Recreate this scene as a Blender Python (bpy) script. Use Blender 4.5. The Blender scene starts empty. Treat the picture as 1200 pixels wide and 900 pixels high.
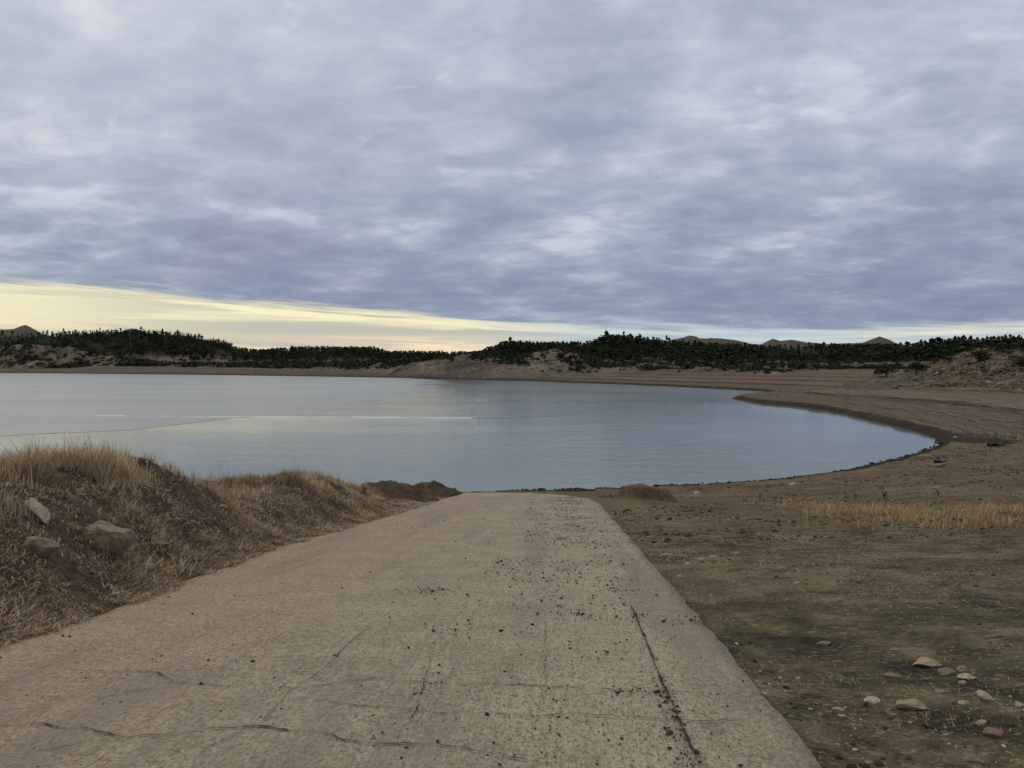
import bpy, math, random
import numpy as np
from mathutils import Vector, Matrix

R = math.radians
rng = np.random.default_rng(7)
random.seed(7)
scene = bpy.context.scene
COL = scene.collection

# ------------------------------------------------------------------ camera
F, HOR, H = 889.0, 429.0, 6.6           # focal length and eye line in photo pixels (1200 x 900), eye height over the water
PITCH = math.atan((450.0 - HOR) / F)
cd = bpy.data.cameras.new('camera')
cam = bpy.data.objects.new('camera', cd)
COL.objects.link(cam)
cam.location = (0, 0, H)
cam.rotation_euler = (R(90) - PITCH, 0, 0)
cd.sensor_width = 36.0
cd.lens = 36.0 * F / 1200.0
cd.clip_start, cd.clip_end = 0.1, 12000.0
scene.camera = cam

# ------------------------------------------------------------------ nodes in short form
class NT:
    def __init__(self, tree):
        self.t = tree
        tree.nodes.clear()
    def n(self, kind, **kw):
        nd = self.t.nodes.new(kind)
        for k, v in kw.items():
            setattr(nd, k, v)
        return nd
    def link(self, a, b):
        self.t.links.new(a, b)
    def put(self, sock, v):
        if v is None:
            return
        if isinstance(v, bpy.types.NodeSocket):
            self.t.links.new(v, sock)
        else:
            if sock.type == 'RGBA' and not isinstance(v, (int, float)) and len(v) == 3:
                v = (*v, 1.0)
            sock.default_value = v
    def math(self, op, a, b=None, c=None, clamp=False):
        nd = self.n('ShaderNodeMath', operation=op, use_clamp=clamp)
        for i, v in enumerate((a, b, c)):
            if v is not None:
                self.put(nd.inputs[i], v)
        return nd.outputs[0]
    def vmath(self, op, a, b=None):
        nd = self.n('ShaderNodeVectorMath', operation=op)
        self.put(nd.inputs[0], a)
        if b is not None:
            self.put(nd.inputs[1], b)
        return nd.outputs[0]
    def mix(self, f, a, b, blend='MIX'):
        nd = self.n('ShaderNodeMix', data_type='RGBA', blend_type=blend)
        self.put(nd.inputs['Factor'], f)
        self.put(nd.inputs[6], a)
        self.put(nd.inputs[7], b)
        return nd.outputs[2]
    def noise(self, vec, scale, detail=4.0, rough=0.55, dist=0.0):
        nd = self.n('ShaderNodeTexNoise')
        self.put(nd.inputs['Vector'], vec)
        nd.inputs['Scale'].default_value = scale
        nd.inputs['Detail'].default_value = detail
        nd.inputs['Roughness'].default_value = rough
        nd.inputs['Distortion'].default_value = dist
        return nd.outputs[0]
    def voro(self, vec, scale, feature='F1'):
        nd = self.n('ShaderNodeTexVoronoi', feature=feature)
        self.put(nd.inputs['Vector'], vec)
        nd.inputs['Scale'].default_value = scale
        return nd
    def sstep(self, v, lo, hi, a=0.0, b=1.0):
        nd = self.n('ShaderNodeMapRange', interpolation_type='SMOOTHSTEP')
        self.put(nd.inputs[0], v)
        self.put(nd.inputs[1], lo); self.put(nd.inputs[2], hi)
        self.put(nd.inputs[3], a); self.put(nd.inputs[4], b)
        return nd.outputs[0]
    def ramp(self, v, stops, interp='LINEAR'):
        nd = self.n('ShaderNodeValToRGB')
        self.put(nd.inputs[0], v)
        cr = nd.color_ramp
        cr.interpolation = interp
        while len(cr.elements) < len(stops):
            cr.elements.new(0.5)
        for e, (p, c) in zip(cr.elements, stops):
            e.position = p
            e.color = (c, c, c, 1) if isinstance(c, (int, float)) else (*c, 1)
        return nd.outputs[0]
    def xyz(self, v):
        nd = self.n('ShaderNodeSeparateXYZ')
        self.put(nd.inputs[0], v)
        return nd.outputs
    def comb(self, x=0.0, y=0.0, z=0.0):
        nd = self.n('ShaderNodeCombineXYZ')
        self.put(nd.inputs[0], x); self.put(nd.inputs[1], y); self.put(nd.inputs[2], z)
        return nd.outputs[0]
    def scale3(self, v, s):
        return self.vmath('MULTIPLY', v, s)
    def bump(self, h, strength=0.5, dist=0.05, normal=None):
        nd = self.n('ShaderNodeBump')
        nd.inputs['Strength'].default_value = strength
        nd.inputs['Distance'].default_value = dist
        self.put(nd.inputs['Height'], h)
        self.put(nd.inputs['Normal'], normal)
        return nd.outputs[0]

def material(name):
    m = bpy.data.materials.new(name)
    m.use_nodes = True
    nt = NT(m.node_tree)
    out = nt.n('ShaderNodeOutputMaterial')
    p = nt.n('ShaderNodeBsdfPrincipled')
    nt.link(p.outputs[0], out.inputs[0])
    p.inputs['Specular IOR Level'].default_value = 0.25
    return m, nt, p

# ------------------------------------------------------------------ sky, sun, exposure
SUN_AZ, SUN_EL = R(-62), R(42)
w = bpy.data.worlds.new('World')
scene.world = w
w.use_nodes = True
nt = NT(w.node_tree)
out = nt.n('ShaderNodeOutputWorld')
tc = nt.n('ShaderNodeTexCoord')
D3 = tc.outputs['Generated']
dx, dy, dz = nt.xyz(D3)
hyp = nt.math('SQRT', nt.math('ADD', nt.math('MULTIPLY', dx, dx), nt.math('MULTIPLY', dy, dy)))
el = nt.math('DIVIDE', dz, nt.math('MAXIMUM', hyp, 0.02))
az = nt.math('ARCTAN2', dx, dy)
sky = nt.n('ShaderNodeTexSky', sky_type='NISHITA')
sky.sun_disc = False
sky.sun_elevation = SUN_EL
sky.sun_rotation = SUN_AZ
bg_sky = nt.n('ShaderNodeBackground')
nt.link(sky.outputs[0], bg_sky.inputs[0])
bg_sky.inputs[1].default_value = 0.05
# cloud deck: a flat layer seen in perspective
den = nt.math('ADD', nt.math('MAXIMUM', dz, 0.0), 0.19)
cp = nt.comb(nt.math('DIVIDE', dx, den), nt.math('DIVIDE', dy, den), 0.0)
rot = nt.n('ShaderNodeMapping')
nt.link(cp, rot.inputs[0])
rot.inputs['Rotation'].default_value = (0, 0, R(28))
rot.inputs['Scale'].default_value = (0.92, 1.12, 1)
P = rot.outputs[0]
big = nt.noise(P, 0.85, 4, 0.5, 0.3)
mid = nt.noise(nt.vmath('ADD', P, (5.2, 1.3, 3.0)), 2.3, 6, 0.56, 0.25)
fine = nt.noise(nt.vmath('ADD', P, (1.2, 8.3, 1.0)), 6.2, 5, 0.55, 0.35)
dens = nt.math('ADD', nt.math('MULTIPLY', big, 0.36), nt.math('ADD', nt.math('MULTIPLY', mid, 0.36), nt.math('MULTIPLY', fine, 0.28)))
elf = nt.math('MULTIPLY', el, 1.0)
lift = nt.ramp(elf, [(0.0, 0.0), (0.09, 0.03), (0.16, 0.30), (0.25, 0.70), (0.42, 0.92), (1.0, 1.0)], 'EASE')
low_col = nt.ramp(dens, [(0.40, (0.200, 0.250, 0.375)), (0.485, (0.248, 0.308, 0.430)), (0.545, (0.325, 0.392, 0.510)), (0.62, (0.53, 0.59, 0.68))])
low_col = nt.mix(nt.sstep(el, 0.17, 0.09, 0.0, 0.42), low_col, (0.232, 0.282, 0.408))
high_col = nt.ramp(dens, [(0.40, (0.355, 0.407, 0.515)), (0.475, (0.445, 0.500, 0.608)), (0.535, (0.540, 0.595, 0.692)), (0.61, (0.72, 0.765, 0.83))])
cloud = nt.mix(lift, low_col, high_col)
purple = nt.math('MULTIPLY', nt.sstep(nt.noise(nt.vmath('ADD', P, (3.3, 7.1, 2.0)), 0.9, 3), 0.44, 0.62), nt.sstep(el, 0.40, 0.12))
cloud = nt.mix(nt.math('MULTIPLY', purple, 0.35), cloud, nt.mix(1.0, cloud, (1.06, 0.93, 0.99), 'MULTIPLY'))
wisp = nt.noise(nt.vmath('ADD', P, (8.2, 2.3, 5.0)), 4.2, 7, 0.62, 0.5)
brk = nt.math('MULTIPLY', nt.sstep(wisp, 0.56, 0.68), nt.sstep(mid, 0.46, 0.60))
cloud = nt.mix(nt.math('MULTIPLY', brk, 0.45), cloud, nt.mix(lift, (0.46, 0.53, 0.64), (0.78, 0.83, 0.89)))
cream = nt.math('MULTIPLY', nt.sstep(az, 0.25, -0.45), nt.sstep(el, 0.14, 0.36))
cloud = nt.mix(nt.math('MULTIPLY', cream, 0.22), cloud, (0.72, 0.73, 0.78))
warm = nt.sstep(az, -0.75, 0.15, 1.0, 0.0)
cloud = nt.mix(nt.sstep(el, 0.62, 1.6), cloud, (0.66, 0.60, 0.50))       # unseen zenith, made warm and bright to light the ground
cloud = nt.mix(nt.math('MULTIPLY', warm, 0.22), cloud, nt.mix(1.0, cloud, (1.13, 1.02, 0.97), 'MULTIPLY'))
# the clear gap above the hills
edge = nt.ramp(nt.math('ADD', nt.math('DIVIDE', az, 2 * math.pi), 0.5),
               [(0.0, 0.18), (0.34, 0.40), (0.40, 0.93), (0.425, 0.93), (0.447, 0.80), (0.478, 0.68), (0.50, 0.57), (0.55, 0.47), (0.595, 0.455), (0.66, 0.3), (1.0, 0.18)])
edge = nt.math('MULTIPLY', edge, 0.1)
sv = nt.comb(nt.math('MULTIPLY', az, 4.5), nt.math('MULTIPLY', nt.math('ADD', el, nt.math('MULTIPLY', az, 0.06)), 85.0), 0.0)
s1 = nt.noise(sv, 1.0, 5, 0.6, 0.3)
s2 = nt.noise(nt.comb(nt.math('MULTIPLY', az, 2.1), nt.math('MULTIPLY', el, 46.0), 4.4), 1.0, 5, 0.55, 0.2)
edge2 = nt.math('ADD', edge, nt.math('MULTIPLY', nt.math('SUBTRACT', s1, 0.5), 0.046))
gap = nt.sstep(nt.math('SUBTRACT', edge2, el), -0.006, 0.007)
yel = nt.mix(nt.sstep(el, 0.022, 0.060), (0.97, 0.80, 0.54), (1.0, 0.92, 0.59))
pale = nt.mix(nt.sstep(az, 0.28, 0.60), (0.60, 0.69, 0.72), (0.84, 0.83, 0.68))
gapcol = nt.mix(nt.sstep(az, -0.12, 0.16), yel, pale)
under = nt.math('SUBTRACT', edge2, el)
bandv = nt.math('MULTIPLY', nt.sstep(el, 0.030, 0.044), nt.math('MULTIPLY', nt.sstep(under, 0.007, 0.016), nt.sstep(s2, 0.26, 0.42)))
bandv = nt.math('MULTIPLY', bandv, nt.sstep(az, -0.60, -0.32, 0.25, 1.0))
veil = nt.math('ADD', nt.math('MULTIPLY', nt.sstep(s2, 0.47, 0.60), 0.75), nt.math('MULTIPLY', nt.sstep(s1, 0.50, 0.62), 0.35), clamp=True)
veilcol = nt.mix(nt.sstep(az, -0.1, 0.2), (0.48, 0.47, 0.45), (0.40, 0.48, 0.58))
gapcol = nt.mix(nt.math('MULTIPLY', nt.math('MAXIMUM', veil, bandv), 0.84), gapcol, veilcol)
clearing = nt.mix(gap, cloud, gapcol)
bg_cl = nt.n('ShaderNodeBackground')
nt.link(clearing, bg_cl.inputs[0])
bg_cl.inputs[1].default_value = 1.01
add = nt.n('ShaderNodeMixShader')
add.inputs[0].default_value = 0.93
nt.link(bg_sky.outputs[0], add.inputs[1]); nt.link(bg_cl.outputs[0], add.inputs[2])
nt.link(add.outputs[0], out.inputs[0])

sd_ = bpy.data.lights.new('sun', 'SUN')
sd_.energy = 0.6
sd_.angle = R(24)
sd_.color = (1.0, 0.90, 0.74)
sun = bpy.data.objects.new('sun', sd_)
COL.objects.link(sun)
sdir = Vector((math.sin(SUN_AZ) * math.cos(SUN_EL), math.cos(SUN_AZ) * math.cos(SUN_EL), math.sin(SUN_EL)))
sun.rotation_euler = sdir.to_track_quat('Z', 'Y').to_euler()

vs = scene.view_settings
vs.view_transform = 'Standard'
vs.look = 'None'
vs.exposure = 0.0
vs.gamma = 1.0
vs.use_curve_mapping = False
scene.cycles.max_bounces = 6
scene.cycles.diffuse_bounces = 2
scene.cycles.glossy_bounces = 3
scene.cycles.caustics_reflective = False

# ------------------------------------------------------------------ numbers: noise and projection
def vnoise(x, y, seed):
    ix = np.floor(x).astype(np.int64); iy = np.floor(y).astype(np.int64)
    fx = x - ix; fy = y - iy
    ux = fx * fx * fx * (fx * (fx * 6 - 15) + 10); uy = fy * fy * fy * (fy * (fy * 6 - 15) + 10)
    def h(a, b):
        v = (a * 374761393 + b * 668265263 + seed * 974634777) & 0xFFFFFFFF
        v = ((v ^ (v >> 13)) * 1274126177) & 0xFFFFFFFF
        return ((v ^ (v >> 16)) & 0xFFFF) / 65535.0
    a = h(ix, iy); b = h(ix + 1, iy); c = h(ix, iy + 1); d = h(ix + 1, iy + 1)
    return (a + (b - a) * ux) * (1 - uy) + (c + (d - c) * ux) * uy - 0.5

def fbm(x, y, size, seed, octaves=4, gain=0.5):
    x = np.asarray(x, float) / size; y = np.asarray(y, float) / size
    s, a, t = 0.0, 1.0, 0.0
    for k in range(octaves):
        s = s + a * vnoise(x * 2.03 ** k + 17.3 * k, y * 2.03 ** k - 9.1 * k, seed + k)
        t += a; a *= gain
    return 2.0 * s / t

def smooth(v, lo, hi):
    t = np.clip((v - lo) / (hi - lo), 0, 1)
    return t * t * (3 - 2 * t)

CP, SP = math.cos(PITCH), math.sin(PITCH)
def pdir(px, py):
    a, b = (px - 600) / F, (450 - py) / F
    return np.array([a, CP + b * SP, -SP + b * CP])
def on_level(px, py, z=0.0):
    d = pdir(px, py)
    t = (z - H) / d[2]
    return np.array([0, 0, H]) + d * t
def crest_z(py, depth):
    return H + (HOR - np.asarray(py, float)) / F * depth

# ramp frame: v runs down the ramp from below the eye, u to the right
EYE_OVER_RAMP = 1.63
dv = pdir(658, 540)
hl = math.hypot(dv[0], dv[1])
VX, VY = dv[0] / hl, dv[1] / hl
SLOPE = -dv[2] / hl
Z0 = H - EYE_OVER_RAMP
def ramp_z(v):
    return Z0 - SLOPE * v
def uv_of(x, y):
    return x * VY - y * VX, x * VX + y * VY
def xy_of(u, v):
    return u * VY + v * VX, -u * VX + v * VY
def on_ramp(px, py):
    d = pdir(px, py)
    s = d[0] * VX + d[1] * VY
    t = -EYE_OVER_RAMP / (d[2] + SLOPE * s)
    p = d * t
    return uv_of(p[0], p[1])
LEFT = [on_ramp(*p) for p in ((0, 757), (110, 722), (230, 678), (330, 640), (450, 606), (545, 577))]
RIGHT = [on_ramp(*p) for p in ((970, 900), (850, 760), (800, 701), (750, 643), (703, 590))]
LV = np.array([-30, 0] + [p[1] for p in LEFT] + [60]); LU = np.array([LEFT[0][0]] * 2 + [p[0] for p in LEFT] + [LEFT[-1][0]])
RV = np.array([-30, 0] + [p[1] for p in RIGHT] + [60]); RU = np.array([RIGHT[0][0]] * 2 + [p[0] for p in RIGHT] + [RIGHT[-1][0]])
def left_edge(v):
    v = np.asarray(v, float)
    return np.interp(v, LV, LU) + 0.12 * fbm(v, v * 0, 1.1, 5, 5, 0.6)
def right_edge(v):
    v = np.asarray(v, float)
    return np.interp(v, RV, RU) + 0.05 * fbm(v, v * 0 + 3, 0.6, 9, 5, 0.65)
END = [on_ramp(*p) for p in ((545, 577.3), (575, 577), (620, 577.6), (660, 580), (690, 584), (703, 590))]
EU = np.array([p[0] for p in END]); EV = np.array([p[1] for p in END])
def ramp_end(u):
    return np.interp(u, EU, EV)

# shoreline (photo pixels on the water level), clockwise round the lake
SH_NEAR = [(596, 574.6), (650, 574), (700, 573), (740, 572), (800, 569.5), (860, 566.5), (920, 561), (1000, 550), (1050, 538), (1082, 529),
           (1103, 521.5), (1098, 515), (1080, 508), (1052, 500), (1018, 492), (990, 486), (968, 481.5), (950, 478.5), (938, 477),
           (915, 475), (890, 472.5), (868, 469), (858, 467), (870, 464.6), (892, 462.6), (905, 460.5), (893, 458.6), (860, 456.6), (800, 453.6), (740, 451),
           (690, 449), (640, 447), (560, 445), (500, 443.4), (420, 442), (300, 440.2), (150, 438.4), (0, 437)]
shore = [on_level(*p)[:2] for p in SH_NEAR]
shore += [np.array(p) for p in ((-760, 800), (-1100, 700), (-900, 300), (-400, 90), (-160, 30), (-70, 20), (-40, 26), (-20, 31), (-9, 35), (-4, 38.2))]
shore = np.array(shore)
def shore_dist(x, y):
    """distance to the lake, positive on land"""
    x = np.asarray(x, float).ravel(); y = np.asarray(y, float).ravel()
    best = np.full(x.shape, 1e18); inside = np.zeros(x.shape, bool)
    for a, b in zip(shore, np.roll(shore, -1, 0)):
        e = b - a
        t = np.clip(((x - a[0]) * e[0] + (y - a[1]) * e[1]) / (e @ e), 0, 1)
        best = np.minimum(best, (x - a[0] - t * e[0]) ** 2 + (y - a[1] - t * e[1]) ** 2)
        if a[1] != b[1]:
            cross = ((a[1] > y) != (b[1] > y)) & (x < (b[0] - a[0]) * (y - a[1]) / (b[1] - a[1]) + a[0])
            inside ^= cross
    d = np.sqrt(best)
    return np.where(inside, -d, d)

def curve(pts):
    a = np.array(pts, float)
    return lambda px: np.interp(px, a[:, 0], a[:, 1])
# ridges: crest height line in photo pixels, depth of crest and toe, bare or wooded
RIDGES = [
    dict(name='far', y=curve([(-600, 400), (-200, 392), (-40, 388), (5, 386), (20, 384), (31, 381), (42, 386), (52, 392), (70, 396), (120, 394), (140, 389), (155, 384.5), (168, 388), (180, 394), (240, 402),
                              (300, 420), (420, 416), (428, 408.5), (440, 409.5), (452, 417), (478, 416), (488, 411.5), (500, 414), (510, 420), (560, 424), (700, 412), (775, 402), (793, 397), (808, 393), (820, 396.5), (832, 395.5), (848, 397), (862, 398.5), (880, 403), (892, 403), (905, 396.5), (915, 399.5), (927, 397.5), (945, 401.5),
                              (980, 403), (1005, 401.5), (1018, 399), (1030, 394), (1041, 397.5), (1052, 402), (1075, 408), (1140, 410), (1300, 404), (1600, 398)]),
         d=curve([(-600, 1250), (240, 1250), (420, 1000), (560, 1000), (800, 1050), (1060, 1050), (1600, 900)]), w=curve([(-600, 190), (1600, 190)]), wood=0.0, rough=0.07),
    dict(name='wooded', y=curve([(-600, 396), (-200, 395), (0, 394), (60, 394), (90, 391), (150, 390), (190, 391), (235, 396), (262, 402), (280, 410), (300, 414), (330, 413), (345, 411), (400, 411), (440, 412), (455, 417), (505, 418), (560, 419),
                                 (576, 413), (590, 407), (600, 406), (640, 408), (690, 407), (705, 400), (715, 398), (740, 400), (785, 404), (830, 408), (880, 410.5), (960, 410), (1050, 411), (1065, 411), (1100, 408), (1140, 407), (1160, 405), (1200, 405), (1600, 404)]),
         d=curve([(-600, 1080), (240, 1050), (300, 860), (420, 760), (540, 700), (580, 590), (680, 590), (720, 640), (900, 640), (1040, 560), (1090, 430), (1600, 400)]),
         w=curve([(-600, 140), (240, 140), (420, 150), (540, 170), (590, 90), (720, 130), (900, 150), (1090, 90), (1600, 90)]), wood=1.0, rough=0.03),
    dict(name='pale', y=curve([(-600, 400), (-100, 402), (0, 405), (40, 405), (76, 407), (100, 412), (120, 417), (170, 423), (210, 429), (330, 430), (430, 429), (450, 424), (486, 423.5), (512, 421), (540, 417), (556, 416.5), (572, 419), (600, 421.5), (620, 418), (640, 411), (652, 409), (665, 412), (690, 419), (705, 426), (716, 428), (745, 428), (762, 424), (790, 428), (830, 430), (860, 431), (900, 428), (940, 426), (990, 423.5), (1040, 425), (1075, 424), (1600, 427)]),
         d=curve([(-600, 900), (120, 880), (210, 800), (430, 560), (500, 470), (660, 440), (760, 400), (860, 330), (1000, 330), (1075, 300), (1600, 280)]),
         w=curve([(-600, 120), (120, 120), (430, 60), (660, 85), (760, 60), (1000, 60), (1600, 60)]), wood=0.0, rough=0.24),
    dict(name='bank', y=curve([(-600, 520), (930, 470), (990, 447), (1040, 441), (1070, 434), (1084, 428), (1096, 424), (1120, 418), (1140, 410), (1152, 408), (1168, 410), (1200, 412), (1260, 406), (1400, 404), (1600, 404)]),
         d=curve([(-600, 250), (1060, 240), (1200, 195), (1600, 140)]), w=curve([(-600, 85), (1060, 85), (1200, 70), (1600, 50)]), wood=0.0, rough=0.17),
]

# left bank beside the ramp: height over the ramp plane along v, where its crest stands off the edge
BV = curve([(-5, 1.05), (4, 1.2), (8, 1.32), (11, 1.43), (12.8, 1.56), (13.6, 1.48), (14.2, 1.04), (14.9, 0.76), (16.6, 0.78), (18.3, 1.07), (20.5, 1.00), (23, 1.02), (25.2, 0.74), (26.6, 0.40), (29, 0.2), (33, 0.1), (40, 0.05)])

def height(x, y, want=False):
    shp = np.shape(x)
    x = np.asarray(x, float).ravel(); y = np.asarray(y, float).ravel()
    sd = shore_dist(x, y)
    r = np.hypot(x, y)
    px = 600 + F * x / np.maximum(y, 0.15 * r + 0.1)
    # ring of bare ground round the lake
    wob = sd + np.clip(sd / 12, 0, 1) * 5 * fbm(x, y, 38, 11, 3) * np.clip(r / 80, 0.1, 1)
    # slope of the shore: steep by the ramp, gentle on the right-hand terraces
    k = np.interp(y, [0, 45, 62, 85, 200, 260, 420, 900], [0.124, 0.124, 0.10, 0.055, 0.050, 0.075, 0.09, 0.10])
    k = np.where(x < 0, np.interp(y, [0, 100, 300, 900], [0.124, 0.1, 0.09, 0.10]), k)
    zb = k * np.maximum(wob, 0)
    cap = np.interp(px, [-600, 0, 430, 600, 720, 1080, 1200], [8.5, 8.5, 7.6, 6.8, 4.9, 4.9, 6.5])
    cap = np.where(r < 100, 8.5, cap)
    zb = np.where(zb > cap, cap + (zb - cap) * 0.02, zb)
    zb = np.minimum(zb, 9.5)
    stp = np.interp(r, [0, 55, 75, 250, 500], [0.25, 0.45, 0.95, 0.95, 1.3])
    fr = zb / stp
    fl = np.floor(fr)
    terr = stp * (fl + smooth(fr - fl, 0.72, 1.0))
    amt = np.interp(r, [0, 45, 70, 400], [0.0, 0.15, 1.0, 0.7]) * smooth(8.2 - zb, 0, 1)
    zb = zb + (terr - zb) * amt
    zb = zb + (0.10 * fbm(x, y * 1.5, 3.2, 21, 5) + 0.05 * fbm(x, y, 0.9, 27, 3)) * smooth(sd, 0.3, 4) * np.clip(90 / r, 0.3, 1) + np.clip(sd / 40, 0, 1) * 0.22 * fbm(x, y, 11, 23, 3)
    cut = smooth(r, 62, 82) * smooth(x, 5, 25)
    lip = 0.11 + 0.07 * fbm(x, y, 1.1, 31, 3) + cut * (0.62 + 0.25 * fbm(x, y, 9, 33, 3))
    z = np.where(sd > 0, zb + lip * smooth(sd + 0.8 * cut * fbm(x, y, 4, 35, 3), 0.0, 0.35 + 1.1 * cut), np.maximum(-4.0, 0.10 * sd))
    wood = np.zeros_like(z); zone = np.zeros_like(z)
    # hills
    far = (r > 110) & (sd > 0)
    if far.any():
        xf, yf, pf, sf = x[far], y[far], px[far], sd[far]
        depth = np.maximum(yf, 0.15 * r[far])
        zf = z[far]; wf = wood[far]; of = zone[far]
        gul = np.abs(fbm(xf, yf * 0.35, 30, 41, 5, 0.58)); lump = fbm(xf, yf * 0.6, 17, 47, 5, 0.6)
        for i, g in enumerate(RIDGES):
            dc = g['d'](pf); wd = g['w'](pf)
            zc = crest_z(g['y'](pf), dc)
            zc = zc + dc * (0.0005 if i == 0 else 0.0010) * fbm(pf, pf * 0 + 7 * i, 16, 43 + i, 4, 0.6)
            t = (depth - (dc - wd)) / wd
            front = smooth(t, 0, 1) * 0.55 + np.clip(t, 0, 1) * 0.45
            back = np.maximum(0, depth - dc) * 0.22
            base = np.minimum(zf, 9.0)
            zr = base + (zc - base) * front - back
            rise = np.clip(front, 0, 1) * (1 - front) * 4 * 0.85 + 0.10 * front
            zr = zr + np.maximum(zc - base, 0) * g['rough'] * rise * (2.2 * (0.35 - gul) + 1.2 * lump) * 2
            up = (zr > zf) & (t > 0)
            zf = np.where(up, zr, zf)
            wf = np.where(up & (sf > 6), g['wood'] * smooth(t + 0.25 * lump, 0.10, 0.50), wf)
            of = np.where(up, i + 1.0, of)
        keep = smooth(sf, 2, 22)
        z[far] = z[far] + (zf - z[far]) * keep
        wood[far] = wf; zone[far] = np.where(keep > 0.5, of, 0)
    # near ground: by the ramp it follows the ramp
    u, v = uv_of(x, y)
    ul, ur = left_edge(v), right_edge(v)
    near = (r < 90) & (sd > -6) & (v > -60)
    bank = np.zeros_like(z)
    rz = ramp_z(v)
    wr = u - ur
    wl = ul - u
    # right side
    t = 1 - smooth(wr, 0.5, 14)
    n1 = 0.05 * fbm(x, y, 1.6, 51, 4) + 0.13 * fbm(x, y, 6, 53, 3)
    zr = rz - 0.075 - 0.03 * smooth(wr, 0.0, 0.5) + (n1 + 0.02) * smooth(wr, 0.05, 1.5)
    zr = zr + 0.32 * np.exp(-(((wr - 4.6) / 2.6) ** 2 + ((v - 25.5) / 1.6) ** 2))       # low hump off the ramp
    zr = zr + 0.26 * np.exp(-(((x - 5.1) / 1.5) ** 2 + ((y - 31.2) / 1.5) ** 2))
    rs = near & (wr > -0.5) & (sd > 0)
    tt = t * smooth(sd, 0.0, 3)
    z = np.where(rs, z * (1 - tt) + np.maximum(zr, 0.02) * tt, z)
    # left bank
    hb = BV(v + 0.35 * fbm(x, y, 2, 61, 2))
    rise = smooth(wl, 0.0, 2.1) * 0.62 + np.clip(wl / 2.4, 0, 1) * 0.38
    hum = 0.36 * fbm(x, y, 2.2, 63, 4) + 0.17 * fbm(x, y, 0.7, 67, 3)
    zl = rz - 0.02 + hb * rise + hum * smooth(wl, 0.25, 1.6)
    zl = zl - 0.13 * np.maximum(wl - 3.6, 0) ** 1.25 * smooth(v, 8, 14)
    zl = np.maximum(zl, np.where(sd > 0, z, -4))
    zl = np.where(sd < 3, z + (zl - z) * smooth(sd, 0, 3), zl)
    ls = near & (wl > -0.5) & (wl < 40)
    lt = smooth(wl, -0.5, 0.0) * smooth(40 - wl, 0, 20)
    z = np.where(ls, z * (1 - lt) + zl * lt, z)
    bank = np.where(ls, smooth(wl, -0.1, 0.3) * smooth(zl - rz, -0.02, 0.25) * smooth(sd, 1, 5), 0)
    # beneath the ramp
    inr = near & (wl < -0.04) & (wr < -0.04) & (v < ramp_end(u) - 0.15) & (v > -25)
    z = np.where(inr, rz - 0.22, z)
    rim = near & (wl <= 0.3) & (wr <= 0.3) & ~inr & (v > ramp_end(u) - 0.15)
    z = np.where(rim & (sd > 0), np.maximum(rz + 0.005, 0.03), z)
    if want:
        return z.reshape(shp), dict(sd=sd.reshape(shp), wood=wood.reshape(shp), zone=zone.reshape(shp), bank=bank.reshape(shp), wr=wr.reshape(shp), wl=wl.reshape(shp), v=v.reshape(shp), px=px.reshape(shp))
    return z.reshape(shp)

def ground_hit(px, py, near=2.0, far=400.0):
    """the point of the terrain seen at a pixel of the photo"""
    d = pdir(px, py)
    d = d / d[1]
    t = np.exp(np.linspace(math.log(near), math.log(far), 2600))
    zt = height(d[0] * t, d[1] * t)
    hit = np.nonzero(H + d[2] * t <= zt)[0]
    k = hit[0] if len(hit) else len(t) - 1
    return np.array([d[0] * t[k], d[1] * t[k], zt[k]])

# ------------------------------------------------------------------ scene objects
def tag(o, label=None, cat=None, group=None, kind=None):
    for k, v in (('label', label), ('category', cat), ('group', group), ('kind', kind)):
        if v:
            o[k] = v
    return o
def link(name, me, mat=None, parent=None, loc=None):
    o = bpy.data.objects.new(name, me)
    COL.objects.link(o)
    if mat is not None and me is not None and not me.materials:
        me.materials.append(mat)
    if parent is not None:
        o.parent = parent
    if loc is not None:
        o.location = loc
    return o
def np_mesh(name, verts, loops, starts, totals, smooth_=True):
    me = bpy.data.meshes.new(name)
    me.vertices.add(len(verts))
    me.vertices.foreach_set('co', np.asarray(verts, np.float32).ravel())
    me.loops.add(len(loops))
    me.loops.foreach_set('vertex_index', np.asarray(loops, np.int32))
    me.polygons.add(len(starts))
    me.polygons.foreach_set('loop_start', np.asarray(starts, np.int32))
    me.polygons.foreach_set('loop_total', np.asarray(totals, np.int32))
    me.polygons.foreach_set('use_smooth', np.full(len(starts), smooth_, bool))
    me.update(calc_edges=True)
    me.validate()
    return me
def face_mesh(name, verts, faces, smooth_=True):
    me = bpy.data.meshes.new(name)
    me.from_pydata([tuple(map(float, p)) for p in verts], [], faces)
    if smooth_:
        me.polygons.foreach_set('use_smooth', np.ones(len(me.polygons), bool))
    me.update()
    return me
def add_attr(me, name, data):
    a = me.attributes.new(name, 'FLOAT', 'POINT')
    a.data.foreach_set('value', np.asarray(data, np.float32).ravel())
def add_col(me, name, data):
    a = me.attributes.new(name, 'FLOAT_COLOR', 'POINT')
    d = np.ones((len(data), 4), np.float32); d[:, :3] = data
    a.data.foreach_set('color', d.ravel())
def attr(nt, name, fac=True):
    nd = nt.n('ShaderNodeAttribute')
    nd.attribute_name = name
    return nd.outputs['Fac'] if fac else nd.outputs['Color']

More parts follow.
